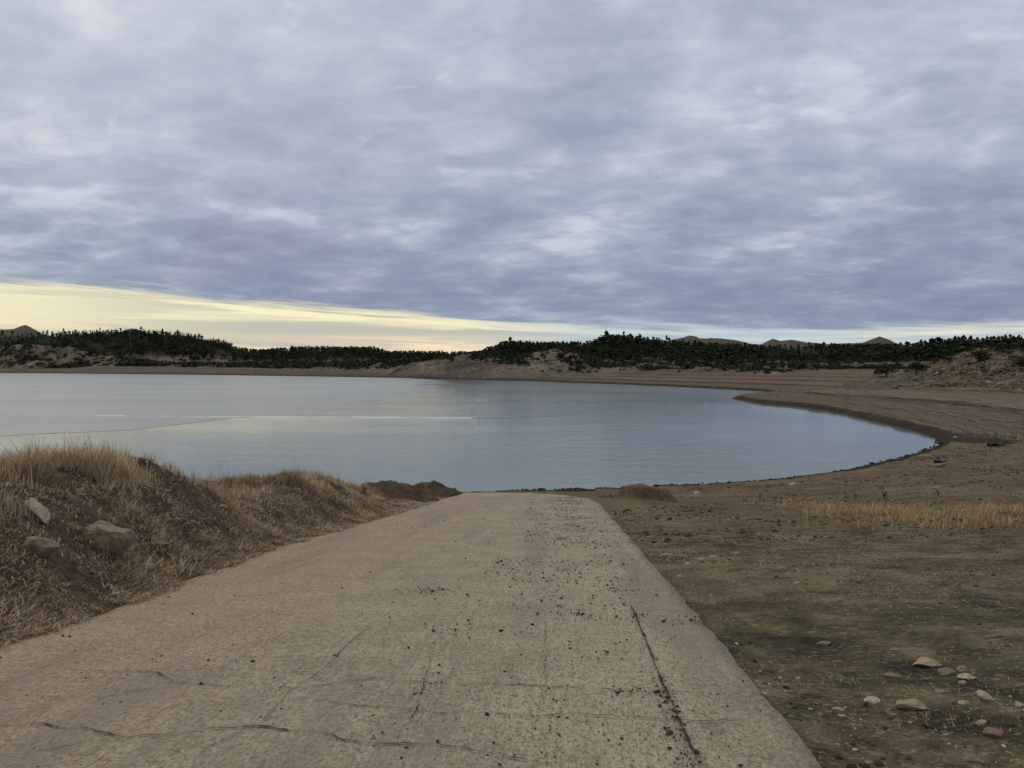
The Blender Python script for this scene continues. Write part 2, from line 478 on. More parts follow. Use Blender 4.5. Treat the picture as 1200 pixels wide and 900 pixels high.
# ------------------------------------------------------------------ materials of the setting
def mat_ground():
    m, nt, p = material('shore_soil')
    P = nt.n('ShaderNodeTexCoord').outputs['Object']
    z = nt.xyz(P)[2]
    bank, mud, tan = attr(nt, 'bank'), attr(nt, 'mud'), attr(nt, 'tan')
    a = nt.noise(P, 0.35, 5, 0.6, 0.6); b = nt.noise(P, 1.7, 6, 0.65); c = nt.noise(P, 9, 5, 0.7); d = nt.noise(P, 38, 4, 0.7)
    turf = nt.ramp(nt.math('ADD', nt.math('MULTIPLY', a, 0.45), nt.math('MULTIPLY', b, 0.55)),
                   [(0.39, (0.036, 0.030, 0.015)), (0.45, (0.088, 0.073, 0.037)), (0.51, (0.145, 0.120, 0.066)), (0.58, (0.25, 0.210, 0.130))])
    green = nt.sstep(nt.noise(P, 0.8, 5, 0.6), 0.52, 0.66)
    turf = nt.mix(nt.math('MULTIPLY', green, 0.55), turf, (0.082, 0.080, 0.032))
    turf = nt.mix(nt.math('MULTIPLY', nt.sstep(nt.noise(nt.scale3(P, (0.7, 1.3, 1)), 4.5, 6, 0.75), 0.48, 0.36), 0.75), turf, (0.026, 0.020, 0.012))
    rust = nt.sstep(nt.noise(nt.vmath('ADD', P, (9, 4, 0)), 0.9, 5, 0.65), 0.58, 0.70)
    turf = nt.mix(nt.math('MULTIPLY', rust, 0.6), turf, (0.16, 0.085, 0.045))
    straw = nt.math('MULTIPLY', nt.sstep(nt.noise(nt.scale3(P, (1.0, 1.6, 1.0)), 13, 7, 0.8, 0.6), 0.52, 0.64), nt.sstep(nt.noise(nt.scale3(P, (0.6, 1.5, 1.0)), 1.6, 6, 0.7), 0.38, 0.54))
    turf = nt.mix(nt.math('MULTIPLY', straw, 0.9), turf, (0.47, 0.395, 0.265))
    turf = nt.mix(nt.math('MULTIPLY', nt.sstep(d, 0.46, 0.33), 0.6), turf, (0.022, 0.018, 0.012))
    bk = nt.ramp(nt.math('ADD', nt.math('MULTIPLY', b, 0.5), nt.math('MULTIPLY', c, 0.5)),
                 [(0.36, (0.036, 0.026, 0.017)), (0.46, (0.085, 0.062, 0.041)), (0.55, (0.15, 0.112, 0.075)), (0.66, (0.28, 0.22, 0.155))])
    md = nt.ramp(nt.math('ADD', nt.math('MULTIPLY', a, 0.5), nt.math('ADD', nt.math('MULTIPLY', b, 0.3), nt.math('MULTIPLY', c, 0.2))),
                 [(0.38, (0.105, 0.080, 0.046)), (0.50, (0.165, 0.127, 0.076)), (0.62, (0.235, 0.182, 0.112))])
    md = nt.mix(nt.math('MULTIPLY', nt.sstep(nt.noise(nt.scale3(P, (0.4, 1.0, 1.0)), 1.9, 6, 0.75), 0.52, 0.64), 0.7), md, (0.075, 0.057, 0.034))
    md = nt.mix(nt.math('MULTIPLY', nt.sstep(c, 0.47, 0.34), 0.55), md, (0.07, 0.053, 0.032))
    tn = nt.mix(nt.sstep(c, 0.4, 0.62), (0.17, 0.115, 0.065), (0.34, 0.255, 0.155))
    col = nt.mix(mud, turf, md)
    col = nt.mix(nt.math('MULTIPLY', tan, nt.sstep(b, 0.36, 0.56)), col, tn)
    col = nt.mix(bank, col, bk)
    wet = nt.sstep(nt.math('ADD', attr(nt, 'wet'), nt.math('MULTIPLY', nt.math('SUBTRACT', c, 0.5), 0.5)), 0.35, 0.65)
    col = nt.mix(wet, col, (0.022, 0.017, 0.012))
    nt.link(col, p.inputs['Base Color'])
    p.inputs['Roughness'].default_value = 0.95
    h = nt.math('ADD', nt.math('MULTIPLY', c, 0.6), nt.math('MULTIPLY', d, 0.35))
    nt.link(nt.bump(nt.math('ADD', h, nt.math('MULTIPLY', b, 0.8)), 1.0, 0.11), p.inputs['Normal'])
    return m
def mat_far_shore():
    m, nt, p = material('strandline_soil')
    P = nt.n('ShaderNodeTexCoord').outputs['Object']
    z = nt.xyz(P)[2]
    a = nt.noise(P, 0.03, 5, 0.6); b = nt.noise(P, 0.16, 6, 0.65); c = nt.noise(P, 1.2, 5, 0.7)
    zz = nt.math('ADD', z, nt.math('MULTIPLY', nt.math('SUBTRACT', b, 0.5), 0.42))
    band = nt.n('ShaderNodeTexNoise', noise_dimensions='1D')
    nt.put(band.inputs['W'], nt.math('MULTIPLY', zz, 2.1))
    band.inputs['Detail'].default_value = 4
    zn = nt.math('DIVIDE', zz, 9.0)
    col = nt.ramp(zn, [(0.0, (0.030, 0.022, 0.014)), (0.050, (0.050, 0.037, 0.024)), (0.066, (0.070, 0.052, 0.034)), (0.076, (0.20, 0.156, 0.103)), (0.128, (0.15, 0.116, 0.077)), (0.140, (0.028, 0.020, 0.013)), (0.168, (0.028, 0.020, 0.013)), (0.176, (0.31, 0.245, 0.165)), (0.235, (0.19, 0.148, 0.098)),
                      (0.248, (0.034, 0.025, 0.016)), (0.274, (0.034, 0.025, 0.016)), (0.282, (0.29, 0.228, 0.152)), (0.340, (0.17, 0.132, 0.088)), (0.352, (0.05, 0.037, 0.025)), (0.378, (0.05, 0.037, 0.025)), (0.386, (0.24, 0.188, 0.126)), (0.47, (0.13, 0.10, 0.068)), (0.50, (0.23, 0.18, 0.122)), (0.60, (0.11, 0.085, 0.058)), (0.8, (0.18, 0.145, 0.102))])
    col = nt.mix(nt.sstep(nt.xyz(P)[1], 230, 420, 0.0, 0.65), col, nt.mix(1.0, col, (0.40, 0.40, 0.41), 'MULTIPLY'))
    col = nt.mix(nt.sstep(band.outputs[0], 0.52, 0.40), col, nt.mix(1.0, col, (0.68, 0.66, 0.64), 'MULTIPLY'))
    col = nt.mix(nt.math('MULTIPLY', nt.sstep(nt.noise(nt.scale3(P, (0.4, 1, 1)), 0.35, 6, 0.7), 0.50, 0.64), 0.25), col, (0.235, 0.175, 0.115))
    strand = nt.n('ShaderNodeTexNoise', noise_dimensions='1D')
    nt.put(strand.inputs['W'], nt.math('ADD', nt.math('MULTIPLY', attr(nt, 'sdist'), 0.30), nt.math('MULTIPLY', b, 0.8)))
    strand.inputs['Detail'].default_value = 3
    strand.inputs['Roughness'].default_value = 0.65
    col = nt.mix(nt.math('MULTIPLY', nt.sstep(strand.outputs[0], 0.48, 0.41), 0.65), col, (0.045, 0.033, 0.021))
    col = nt.mix(nt.math('MULTIPLY', nt.math('MULTIPLY', nt.sstep(strand.outputs[0], 0.52, 0.59), nt.sstep(zn, 0.065, 0.078)), 0.55), col, (0.30, 0.24, 0.165))
    tan = attr(nt, 'tan')
    col = nt.mix(nt.math('MULTIPLY', nt.math('MULTIPLY', tan, 0.45), nt.sstep(c, 0.33, 0.55)), col, (0.23, 0.165, 0.105))
    col = nt.mix(nt.math('MULTIPLY', nt.sstep(c, 0.45, 0.32), 0.6), col, (0.05, 0.037, 0.025))
    col = nt.mix(1.0, col, (0.70, 0.70, 0.70), 'MULTIPLY')
    wet = nt.sstep(nt.math('ADD', z, nt.math('MULTIPLY', b, 0.3)), 0.44, 0.22)
    col = nt.mix(nt.math('MULTIPLY', wet, 0.45), col, (0.032, 0.025, 0.018))
    nt.link(col, p.inputs['Base Color'])
    p.inputs['Roughness'].default_value = 0.95
    nt.link(nt.bump(nt.math('ADD', c, nt.math('MULTIPLY', b, 2.0)), 0.8, 0.25), p.inputs['Normal'])
    return m
def mat_hills():
    m, nt, p = material('badland_soil')
    P = nt.n('ShaderNodeTexCoord').outputs['Object']
    a = nt.noise(P, 0.02, 5, 0.6); b = nt.noise(P, 0.09, 7, 0.68, 0.5); c = nt.noise(P, 0.45, 6, 0.7)
    col = nt.ramp(nt.math('ADD', nt.math('MULTIPLY', a, 0.2), nt.math('ADD', nt.math('MULTIPLY', b, 0.42), nt.math('MULTIPLY', c, 0.38))),
                  [(0.40, (0.032, 0.027, 0.020)), (0.46, (0.085, 0.071, 0.054)), (0.51, (0.19, 0.162, 0.130)), (0.58, (0.36, 0.31, 0.25))])
    scrub = nt.math('MULTIPLY', nt.sstep(c, 0.46, 0.57), nt.sstep(b, 0.40, 0.56))
    col = nt.mix(nt.math('MULTIPLY', scrub, 0.8), col, (0.035, 0.034, 0.022))
    bz = attr(nt, 'scree')
    e = nt.noise(P, 2.2, 6, 0.75)
    sc = nt.ramp(nt.math('ADD', nt.math('MULTIPLY', c, 0.5), nt.math('MULTIPLY', e, 0.5)), [(0.41, (0.028, 0.023, 0.015)), (0.47, (0.080, 0.064, 0.043)), (0.53, (0.145, 0.118, 0.080)), (0.60, (0.29, 0.245, 0.175))])
    col = nt.mix(bz, col, sc)
    fr = attr(nt, 'farhill')
    col = nt.mix(nt.math('MULTIPLY', fr, 0.8), col, nt.mix(c, (0.045, 0.046, 0.034), (0.115, 0.112, 0.088)))
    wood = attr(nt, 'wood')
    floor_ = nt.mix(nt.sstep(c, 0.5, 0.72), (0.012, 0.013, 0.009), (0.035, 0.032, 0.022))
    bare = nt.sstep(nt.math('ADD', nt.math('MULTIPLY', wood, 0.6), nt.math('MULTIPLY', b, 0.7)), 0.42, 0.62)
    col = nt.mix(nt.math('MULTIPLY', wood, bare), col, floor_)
    nt.link(col, p.inputs['Base Color'])
    p.inputs['Roughness'].default_value = 1.0
    nt.link(nt.bump(nt.math('ADD', b, nt.math('MULTIPLY', c, 0.4)), 1.0, 2.5), p.inputs['Normal'])
    return m

# ------------------------------------------------------------------ terrain: one sheet out past the hills, kept as three pieces
def build_terrain():
    fine = np.arange(-39.0, 39.001, 0.078)
    coarse = np.arange(41.0, 319.5, 2.0)
    azs = np.radians(np.concatenate([fine, coarse]))
    n_r = 540
    rs = 0.8 * np.exp(np.linspace(0, math.log(5000 / 0.8), n_r))
    A, Rr = np.meshgrid(azs, rs)
    X, Y = Rr * np.sin(A), Rr * np.cos(A)
    Z, q = height(X, Y, True)
    na = len(azs)
    idx = np.arange(n_r * na).reshape(n_r, na)
    nx = np.roll(idx, -1, 1)
    quads = np.stack([idx[:-1], nx[:-1], nx[1:], idx[1:]], -1).reshape(-1, 4)[:, ::-1]
    V = np.stack([X, Y, Z], -1).reshape(-1, 3)
    zone = q['zone'].ravel(); sd = q['sd'].ravel(); rad = Rr.ravel()
    fz = zone[quads].max(1); fr = rad[quads].mean(1)
    # leave out lake bed far from any shore
    deep = (sd[quads].max(1) < -45)
    is_hill = (fz > 0.5) & ~deep
    is_near = (fr < 72) & ~is_hill & ~deep
    is_shore = ~is_hill & ~is_near & ~deep
    v = q['v'].ravel(); wr = q['wr'].ravel(); x, y, z = V.T
    n = fbm(x, y, 5, 71, 4); n2 = fbm(x, y, 14, 73, 3)
    mud = np.clip(smooth(24 - sd + 9 * n + 5 * n2, 0, 7), 0, 1)
    tanb = smooth(6.0 - np.abs(sd - 22 - 4 * n2) + 10 * n, 0, 7) * smooth(x - 8 + 3 * n, 0, 12) * smooth(y, 12, 20)
    tans = smooth(np.abs(fbm(x, y, 22, 75, 3)) * -1 + 0.28 + 0.3 * smooth(sd, 18, 40), 0, 0.2) * smooth(sd, 8, 16)
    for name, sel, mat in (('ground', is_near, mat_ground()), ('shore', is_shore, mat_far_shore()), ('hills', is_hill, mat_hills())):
        f = quads[sel]
        used = np.unique(f)
        remap = np.zeros(len(V), np.int64); remap[used] = np.arange(len(used))
        f = remap[f]
        k = len(f)
        me = np_mesh(name, V[used], f.ravel(), np.arange(k) * 4, np.full(k, 4))
        add_attr(me, 'bank', q['bank'].ravel()[used])
        add_attr(me, 'mud', mud[used])
        add_attr(me, 'sdist', sd[used])
        add_attr(me, 'wet', smooth(1.15 - sd[used] + 0.35 * n[used], 0, 0.5))
        add_attr(me, 'tan', (tanb if name == 'ground' else tans)[used])
        add_attr(me, 'wood', q['wood'].ravel()[used])
        add_attr(me, 'farhill', (zone[used] == 1).astype(float))
        add_attr(me, 'scree', (zone[used] == 4).astype(float))
        o = link(name, me, mat)
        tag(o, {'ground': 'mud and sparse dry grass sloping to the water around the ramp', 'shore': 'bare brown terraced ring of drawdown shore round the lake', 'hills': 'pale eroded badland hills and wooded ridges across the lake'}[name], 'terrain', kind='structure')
build_terrain()

# ------------------------------------------------------------------ water and ice
def wave_height(nt, P):
    x, y, z = nt.xyz(P)
    calm = nt.sstep(nt.noise(nt.scale3(P, (0.6, 1.6, 1)), 0.018, 4, 0.55, 0.3), 0.36, 0.62)
    a = nt.noise(nt.scale3(P, (0.75, 1.25, 1)), 2.0, 4, 0.6, 0.3)
    b = nt.noise(nt.scale3(P, (0.8, 1.2, 1)), 0.33, 3, 0.5, 0.2)
    h = nt.math('ADD', nt.math('MULTIPLY', a, 0.042), nt.math('MULTIPLY', b, 0.075))
    h = nt.math('MULTIPLY', h, nt.math('ADD', 0.55, nt.math('MULTIPLY', calm, 0.75)))
    cove = nt.math('MULTIPLY', nt.sstep(x, 14, 42), nt.sstep(y, 230, 120))
    h = nt.math('MULTIPLY', h, nt.math('SUBTRACT', 1.0, nt.math('MULTIPLY', cove, 0.84)))
    h = nt.math('MULTIPLY', h, nt.sstep(x, -30, 10, 0.40, 1.0))
    return nt.math('MULTIPLY', h, nt.sstep(y, 110, 230, 1.0, 2.6))
LAKE = (0.148, 0.184, 0.164)
def mat_water():
    m, nt, p = material('lake_water')
    P = nt.n('ShaderNodeTexCoord').outputs['Object']
    nt.put(p.inputs['Base Color'], LAKE)
    p.inputs['IOR'].default_value = 1.333
    p.inputs['Specular IOR Level'].default_value = 0.5
    p.inputs['Roughness'].default_value = 0.07
    nt.link(nt.bump(wave_height(nt, P), 1.0, 0.62), p.inputs['Normal'])
    return m
wm = np.array([(-1300, 1000), (-1300, 0), (60, 0), (400, 60), (400, 1000)], float)
me = face_mesh('water', [(a, b, 0.0) for a, b in wm], [tuple(range(5))], False)
tag(link('water', me, mat_water()), 'calm grey blue reservoir water reflecting the cloudy sky', 'water', kind='structure')

def mat_ice():
    m, nt, p = material('thin_ice')
    P = nt.n('ShaderNodeTexCoord').outputs['Object']
    a = nt.noise(nt.scale3(P, (0.35, 1, 1)), 0.05, 5, 0.6, 0.5)
    x, y, z = nt.xyz(P)
    # the sheet thins out to clear dark ice towards its tip
    thin = nt.sstep(nt.math('ADD', x, nt.math('MULTIPLY', nt.math('SUBTRACT', a, 0.5), 60.0)), -48, -8)
    nt.link(nt.mix(thin, nt.ramp(a, [(0.35, (0.30, 0.315, 0.275)), (0.65, (0.39, 0.395, 0.345))]), LAKE), p.inputs['Base Color'])
    nt.link(nt.sstep(thin, 0.0, 1.0, 0.24, 0.07), p.inputs['Roughness'])
    p.inputs['Specular IOR Level'].default_value = 0.5
    p.inputs['IOR'].default_value = 1.333
    hi = nt.math('MULTIPLY', nt.noise(P, 0.8, 4, 0.6), 0.12)
    hh = nt.math('ADD', nt.math('MULTIPLY', hi, nt.math('SUBTRACT', 1.0, thin)), nt.math('MULTIPLY', wave_height(nt, P), thin))
    nt.link(nt.bump(hh, 1.0, 0.62), p.inputs['Normal'])
    return m
ICE = [(-260, 520), (-80, 514), (0, 511.5), (50, 508.4), (100, 506.6), (160, 504), (187, 500.4), (233, 494.4), (262, 490.6), (272, 489.2), (330, 488.6), (420, 488.6), (500, 489.2), (565, 490),
       (610, 489.6), (655, 487), (700, 482), (728, 476), (712, 469), (660, 461), (600, 454), (530, 447), (470, 442.4), (300, 438.5), (150, 436.8), (0, 435.6), (-260, 434)]
def ribbon_poly(name, pts, z0, thick, mat):
    w3 = [on_level(a, b) for a, b in pts]
    # roughen the outline
    fin = []
    for i, a in enumerate(w3):
        b = w3[(i + 1) % len(w3)]
        n = max(1, int(np.linalg.norm(b - a) / 2.0)); n = min(n, 60)
        for k in range(n):
            fin.append(a + (b - a) * k / n)
    fin = np.array(fin)
    fin[:, 0] += 0.9 * fbm(fin[:, 0], fin[:, 1], 7, 81, 3); fin[:, 1] += 0.5 * fbm(fin[:, 0], fin[:, 1], 6, 83, 3)
    n = len(fin)
    vs = [(a, b, z0 + thick) for a, b, _ in fin] + [(a, b, z0 - 0.03) for a, b, _ in fin]
    fs = [tuple(range(n))] + [(i, i + n, (i + 1) % n + n, (i + 1) % n) for i in range(n)]
    return link(name, face_mesh(name, vs, fs, False), mat)
ICE_MAT = mat_ice()
tag(ribbon_poly('ice', ICE, 0.0, 0.02, ICE_MAT), 'thin grey sheet of ice on the far left half of the lake', 'ice', kind='structure')

def mat_frost_glint():
    m, nt, p = material('white_frost_glint')
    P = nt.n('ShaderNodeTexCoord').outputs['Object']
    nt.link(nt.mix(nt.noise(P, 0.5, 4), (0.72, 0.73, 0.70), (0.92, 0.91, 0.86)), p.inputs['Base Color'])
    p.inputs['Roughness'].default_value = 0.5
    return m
FROST_GLINT = mat_frost_glint()
def ice_bits_and_glint(px0, px1, y0, y1, wide, label):
    """a low white strip, for ice bits and for the glint painted on the ice edge"""
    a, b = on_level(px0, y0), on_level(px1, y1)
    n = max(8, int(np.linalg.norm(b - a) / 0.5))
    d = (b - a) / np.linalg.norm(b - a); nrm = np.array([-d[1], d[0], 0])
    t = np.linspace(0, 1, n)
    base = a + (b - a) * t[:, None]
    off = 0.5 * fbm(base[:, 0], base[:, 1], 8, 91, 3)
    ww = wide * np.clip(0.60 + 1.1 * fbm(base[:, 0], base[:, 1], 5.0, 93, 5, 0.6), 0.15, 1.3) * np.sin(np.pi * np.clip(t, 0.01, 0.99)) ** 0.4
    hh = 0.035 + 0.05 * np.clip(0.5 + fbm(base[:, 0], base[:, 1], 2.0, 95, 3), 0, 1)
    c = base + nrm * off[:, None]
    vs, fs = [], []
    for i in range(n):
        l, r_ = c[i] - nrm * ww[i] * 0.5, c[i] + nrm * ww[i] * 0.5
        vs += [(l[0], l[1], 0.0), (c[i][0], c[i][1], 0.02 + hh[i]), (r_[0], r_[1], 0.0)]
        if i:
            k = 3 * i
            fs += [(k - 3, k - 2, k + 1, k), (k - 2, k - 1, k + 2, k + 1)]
    o = link('ice_bits_and_glint', face_mesh('ice_bits_and_glint', vs, fs, False), FROST_GLINT)
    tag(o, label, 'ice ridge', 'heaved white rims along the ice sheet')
ice_bits_and_glint(212, 560, 488.6, 489.6, 0.8, 'long thin white strip painted as the glint along the straight ice edge')  # white strip stands in for the bright specular line on the water
ice_bits_and_glint(112, 150, 487.2, 487.4, 0.5, 'short white ice fragment line farthest left on the ice')
ice_bits_and_glint(186, 206, 487.9, 488.1, 0.7, 'short white ice fragment just left of the long glint strip')
ice_bits_and_glint(44, 70, 507.8, 507.2, 0.35, 'small white ice sliver low by the left grassy mound')

# ------------------------------------------------------------------ boat ramp
def mat_concrete():
    m, nt, p = material('ribbed_concrete')
    uvn = nt.n('ShaderNodeUVMap'); uvn.uv_map = 'ramp'
    P = uvn.outputs[0]
    u, v, _ = nt.xyz(P)
    a = nt.noise(P, 0.22, 5, 0.6, 0.5); b = nt.noise(P, 1.4, 6, 0.65); c = nt.noise(P, 11, 5, 0.75); d = nt.noise(P, 90, 3, 0.8)
    col = nt.ramp(nt.math('ADD', nt.math('MULTIPLY', b, 0.55), nt.math('MULTIPLY', c, 0.45)),
                  [(0.38, (0.275, 0.235, 0.168)), (0.5, (0.375, 0.325, 0.240)), (0.62, (0.475, 0.415, 0.315))])
    # red silt towards both edges and in drifting patches
    silt = nt.math('MAXIMUM', nt.sstep(nt.math('ADD', u, nt.math('MULTIPLY', a, 1.6)), -0.9, -3.2), nt.sstep(nt.math('ADD', u, nt.math('MULTIPLY', a, -0.6)), 0.72, 1.35))
    silt = nt.math('MULTIPLY', silt, nt.sstep(b, 0.28, 0.58))
    col = nt.mix(nt.math('MULTIPLY', silt, 0.75), col, (0.425, 0.305, 0.220))
    # lighter worn lane beside the joint
    lane = nt.math('MULTIPLY', nt.sstep(u, -0.36, -0.30), nt.sstep(u, 0.92, 0.80))
    col = nt.mix(nt.math('MULTIPLY', lane, 0.30), col, (0.49, 0.435, 0.325))
    # cool grey damp film down the middle, far end
    damp = nt.math('MULTIPLY', nt.sstep(v, 13, 30), nt.sstep(a, 0.42, 0.60))
    col = nt.mix(nt.math('MULTIPLY', damp, 0.45), col, (0.30, 0.27, 0.215))
    grit = nt.sstep(d, 0.44, 0.30)
    col = nt.mix(nt.math('MULTIPLY', grit, 0.6), col, (0.15, 0.122, 0.085))
    pit = nt.sstep(nt.noise(nt.scale3(P, (1.0, 0.45, 1.0)), 34, 4, 0.8), 0.42, 0.30)
    col = nt.mix(nt.math('MULTIPLY', pit, 0.55), col, (0.14, 0.115, 0.08))
    # trodden mud specks, thickest down the middle right
    vor = nt.voro(nt.vmath('ADD', P, nt.scale3(nt.comb(c, b, 0.0), (0.05, 0.05, 0.0))), 26)
    speck_here = nt.math('MULTIPLY', nt.sstep(nt.math('ABSOLUTE', nt.math('SUBTRACT', u, 0.15)), 1.9, 0.3), nt.sstep(nt.noise(P, 1.1, 5, 0.7), 0.40, 0.62))
    speck = nt.math('MULTIPLY', nt.sstep(vor.outputs['Distance'], 0.30, 0.16), nt.math('GREATER_THAN', nt.xyz(vor.outputs['Color'])[0], nt.math('SUBTRACT', 0.97, nt.math('MULTIPLY', speck_here, 0.45))))
    col = nt.mix(nt.math('MULTIPLY', speck, 0.8), col, (0.06, 0.048, 0.032))
    mott = nt.noise(nt.scale3(P, (1.0, 0.5, 1.0)), 16, 5, 0.8)
    col = nt.mix(nt.math('MULTIPLY', nt.sstep(mott, 0.46, 0.36), 0.5), col, (0.185, 0.150, 0.105))
    col = nt.mix(nt.math('MULTIPLY', nt.sstep(mott, 0.54, 0.66), 0.4), col, (0.56, 0.50, 0.385))
    # moss and mud films on the joint side
    film = nt.math('MULTIPLY', nt.sstep(nt.noise(nt.scale3(P, (1, 0.7, 1)), 2.4, 6, 0.75), 0.60, 0.72), nt.sstep(nt.math('ABSOLUTE', nt.math('SUBTRACT', u, 0.35)), 1.3, 0.2))
    col = nt.mix(nt.math('MULTIPLY', film, 0.6), col, (0.10, 0.095, 0.062))
    # broom grooves along the fall of the slab, their dirt and shade put into the colour
    gv = nt.comb(nt.math('ADD', nt.math('MULTIPLY', u, 36.0), nt.math('MULTIPLY', b, 3.0)), nt.math('MULTIPLY', v, 1.6), 0.0)
    rib = nt.noise(gv, 1.0, 3, 0.7)
    cross = nt.noise(nt.comb(nt.math('MULTIPLY', u, 1.5), nt.math('MULTIPLY', v, 17.0), 2.0), 1.0, 4, 0.75)
    ribamt = nt.sstep(a, 0.30, 0.52)
    col = nt.mix(nt.math('MULTIPLY', nt.math('MULTIPLY', nt.sstep(rib, 0.47, 0.36), ribamt), 0.32), col, (0.165, 0.135, 0.095))
    col = nt.mix(nt.math('MULTIPLY', nt.sstep(rib, 0.56, 0.66), 0.2), col, (0.56, 0.50, 0.385))
    for sc_, lo_, hi_, am_ in ((20, 0.45, 0.37, 0.30), (42, 0.45, 0.36, 0.55), (75, 0.45, 0.35, 0.55)):
        g_ = nt.noise(nt.vmath('ADD', nt.scale3(P, (1.0, 0.42, 1.0)), (sc_ * 0.37, 1.7, 0)), sc_, 2, 0.6)
        col = nt.mix(nt.math('MULTIPLY', nt.sstep(g_, lo_, hi_), am_), col, (0.125, 0.100, 0.068))
        col = nt.mix(nt.math('MULTIPLY', nt.sstep(g_, 1.0 - lo_, 1.0 - hi_), am_ * 0.6), col, (0.62, 0.545, 0.42))
    col = nt.mix(nt.math('MULTIPLY', nt.sstep(cross, 0.44, 0.34), 0.35), col, (0.185, 0.150, 0.108))
    worn = nt.sstep(nt.noise(nt.comb(nt.math('MULTIPLY', u, 1.3), nt.math('MULTIPLY', v, 0.16), 7.0), 1.0, 4, 0.6), 0.50, 0.62)
    col = nt.mix(nt.math('MULTIPLY', worn, 0.45), col, (0.225, 0.198, 0.155))
    nt.link(col, p.inputs['Base Color'])
    p.inputs['Roughness'].default_value = 0.9
    hgt = nt.math('ADD', nt.math('MULTIPLY', rib, nt.math('MULTIPLY', ribamt, 0.9)), nt.math('ADD', nt.math('MULTIPLY', c, 0.8), nt.math('MULTIPLY', d, 0.5)))
    nt.link(nt.bump(hgt, 0.8, 0.02), p.inputs['Normal'])
    return m
def build_ramp():
    vv = np.concatenate([np.arange(-12, 3, 1.0), np.arange(3, 14, 0.12), np.arange(14, 42, 0.25)])
    S = np.linspace(0, 1, 41)
    verts, uvs, faces = [], [], []
    l, r_ = left_edge(vv), right_edge(vv)
    for i, v in enumerate(vv):
        for s in S:
            u = l[i] + (r_[i] - l[i]) * s
            ve = min(v, float(ramp_end(u)))
            x, y = xy_of(u, ve)
            crown = 0.006 * float(fbm(u, ve, 1.1, 101, 3)) - 0.012 * (max(0.0, abs(s - 0.5) - 0.46) / 0.04)
            verts.append((x, y, float(ramp_z(ve)) + crown)); uvs.append((u, ve))
    n = len(S); m_ = len(vv)
    for i in range(m_ - 1):
        for j in range(n - 1):
            a = i * n + j
            q = (a, a + 1, a + n + 1, a + n)
            if max(uvs[k][1] for k in q) - min(uvs[k][1] for k in q) > 1e-4:
                faces.append(q)
    # skirts: side faces of the slab
    def skirt(ids):
        base = len(verts)
        for k in ids:
            x, y, z = verts[k]
            verts.append((x, y, z - 0.16)); uvs.append(uvs[k])
        for i in range(len(ids) - 1):
            faces.append((ids[i], ids[i + 1], base + i + 1, base + i))
    skirt([i * n for i in range(m_)]); skirt([i * n + n - 1 for i in range(m_)][::-1]); skirt([(m_ - 1) * n + j for j in range(n)])
    me = face_mesh('boat_ramp', verts, faces)
    me.validate()
    uvl = me.uv_layers.new(name='ramp')
    li = np.zeros(len(me.loops), np.int32); me.loops.foreach_get('vertex_index', li)
    uvl.data.foreach_set('uv', np.array(uvs, np.float32)[li].ravel())
    o = link('boat_ramp', me, mat_concrete())
    return tag(o, 'cracked concrete boat ramp running down into the lake', 'boat ramp', kind='structure')
RAMP = build_ramp()

def mat_crack():
    m, nt, p = material('crack_dirt')
    P = nt.n('ShaderNodeTexCoord').outputs['Object']
    nt.link(nt.mix(nt.noise(P, 14, 4), (0.018, 0.015, 0.010), (0.062, 0.050, 0.034)), p.inputs['Base Color'])
    p.inputs['Roughness'].default_value = 1.0
    return m
CRACK = mat_crack()
CRACKS = [  # photo pixels, width in mm
    ([(0, 853), (40, 852), (95, 854), (130, 861), (150, 863), (200, 860), (240, 855), (290, 853), (330, 857), (375, 862), (400, 868), (420, 871), (470, 873), (520, 877), (560, 882), (610, 892), (660, 897)], 15),
    ([(45, 778), (80, 783), (98, 786), (140, 787), (185, 790), (205, 800), (250, 803), (310, 806), (345, 808), (400, 801), (440, 797), (480, 799), (560, 803), (640, 806), (720, 809), (790, 812), (850, 814), (900, 817)], 9),
    ([(185, 790), (240, 786), (300, 786), (370, 790), (420, 794), (500, 800)], 6),
    ([(345, 816), (400, 825), (470, 832), (520, 836), (580, 838), (620, 841), (660, 836), (700, 838), (760, 842), (830, 847), (900, 850), (925, 849)], 10),
    ([(560, 882), (590, 872), (620, 868), (645, 860), (646, 848), (640, 841)], 8),
    ([(430, 738), (400, 764), (375, 786), (346, 808), (330, 826), (306, 845), (288, 854)], 9),
    ([(288, 854), (262, 870), (238, 880), (225, 897)], 8),
    ([(0, 816), (60, 819), (120, 818), (160, 810), (205, 805)], 6),
    ([(0, 885), (40, 881), (80, 874), (120, 869), (150, 863)], 6),
    ([(400, 738), (470, 736), (540, 737), (600, 738)], 5),
    ([(738, 706), (748, 730), (760, 760), (775, 797), (790, 832), (806, 868), (822, 905)], 20),
    ([(640, 722), (640, 760), (638, 800), (636, 830)], 6),
    ([(510, 757), (497, 800), (487, 830), (470, 862)], 8),
]
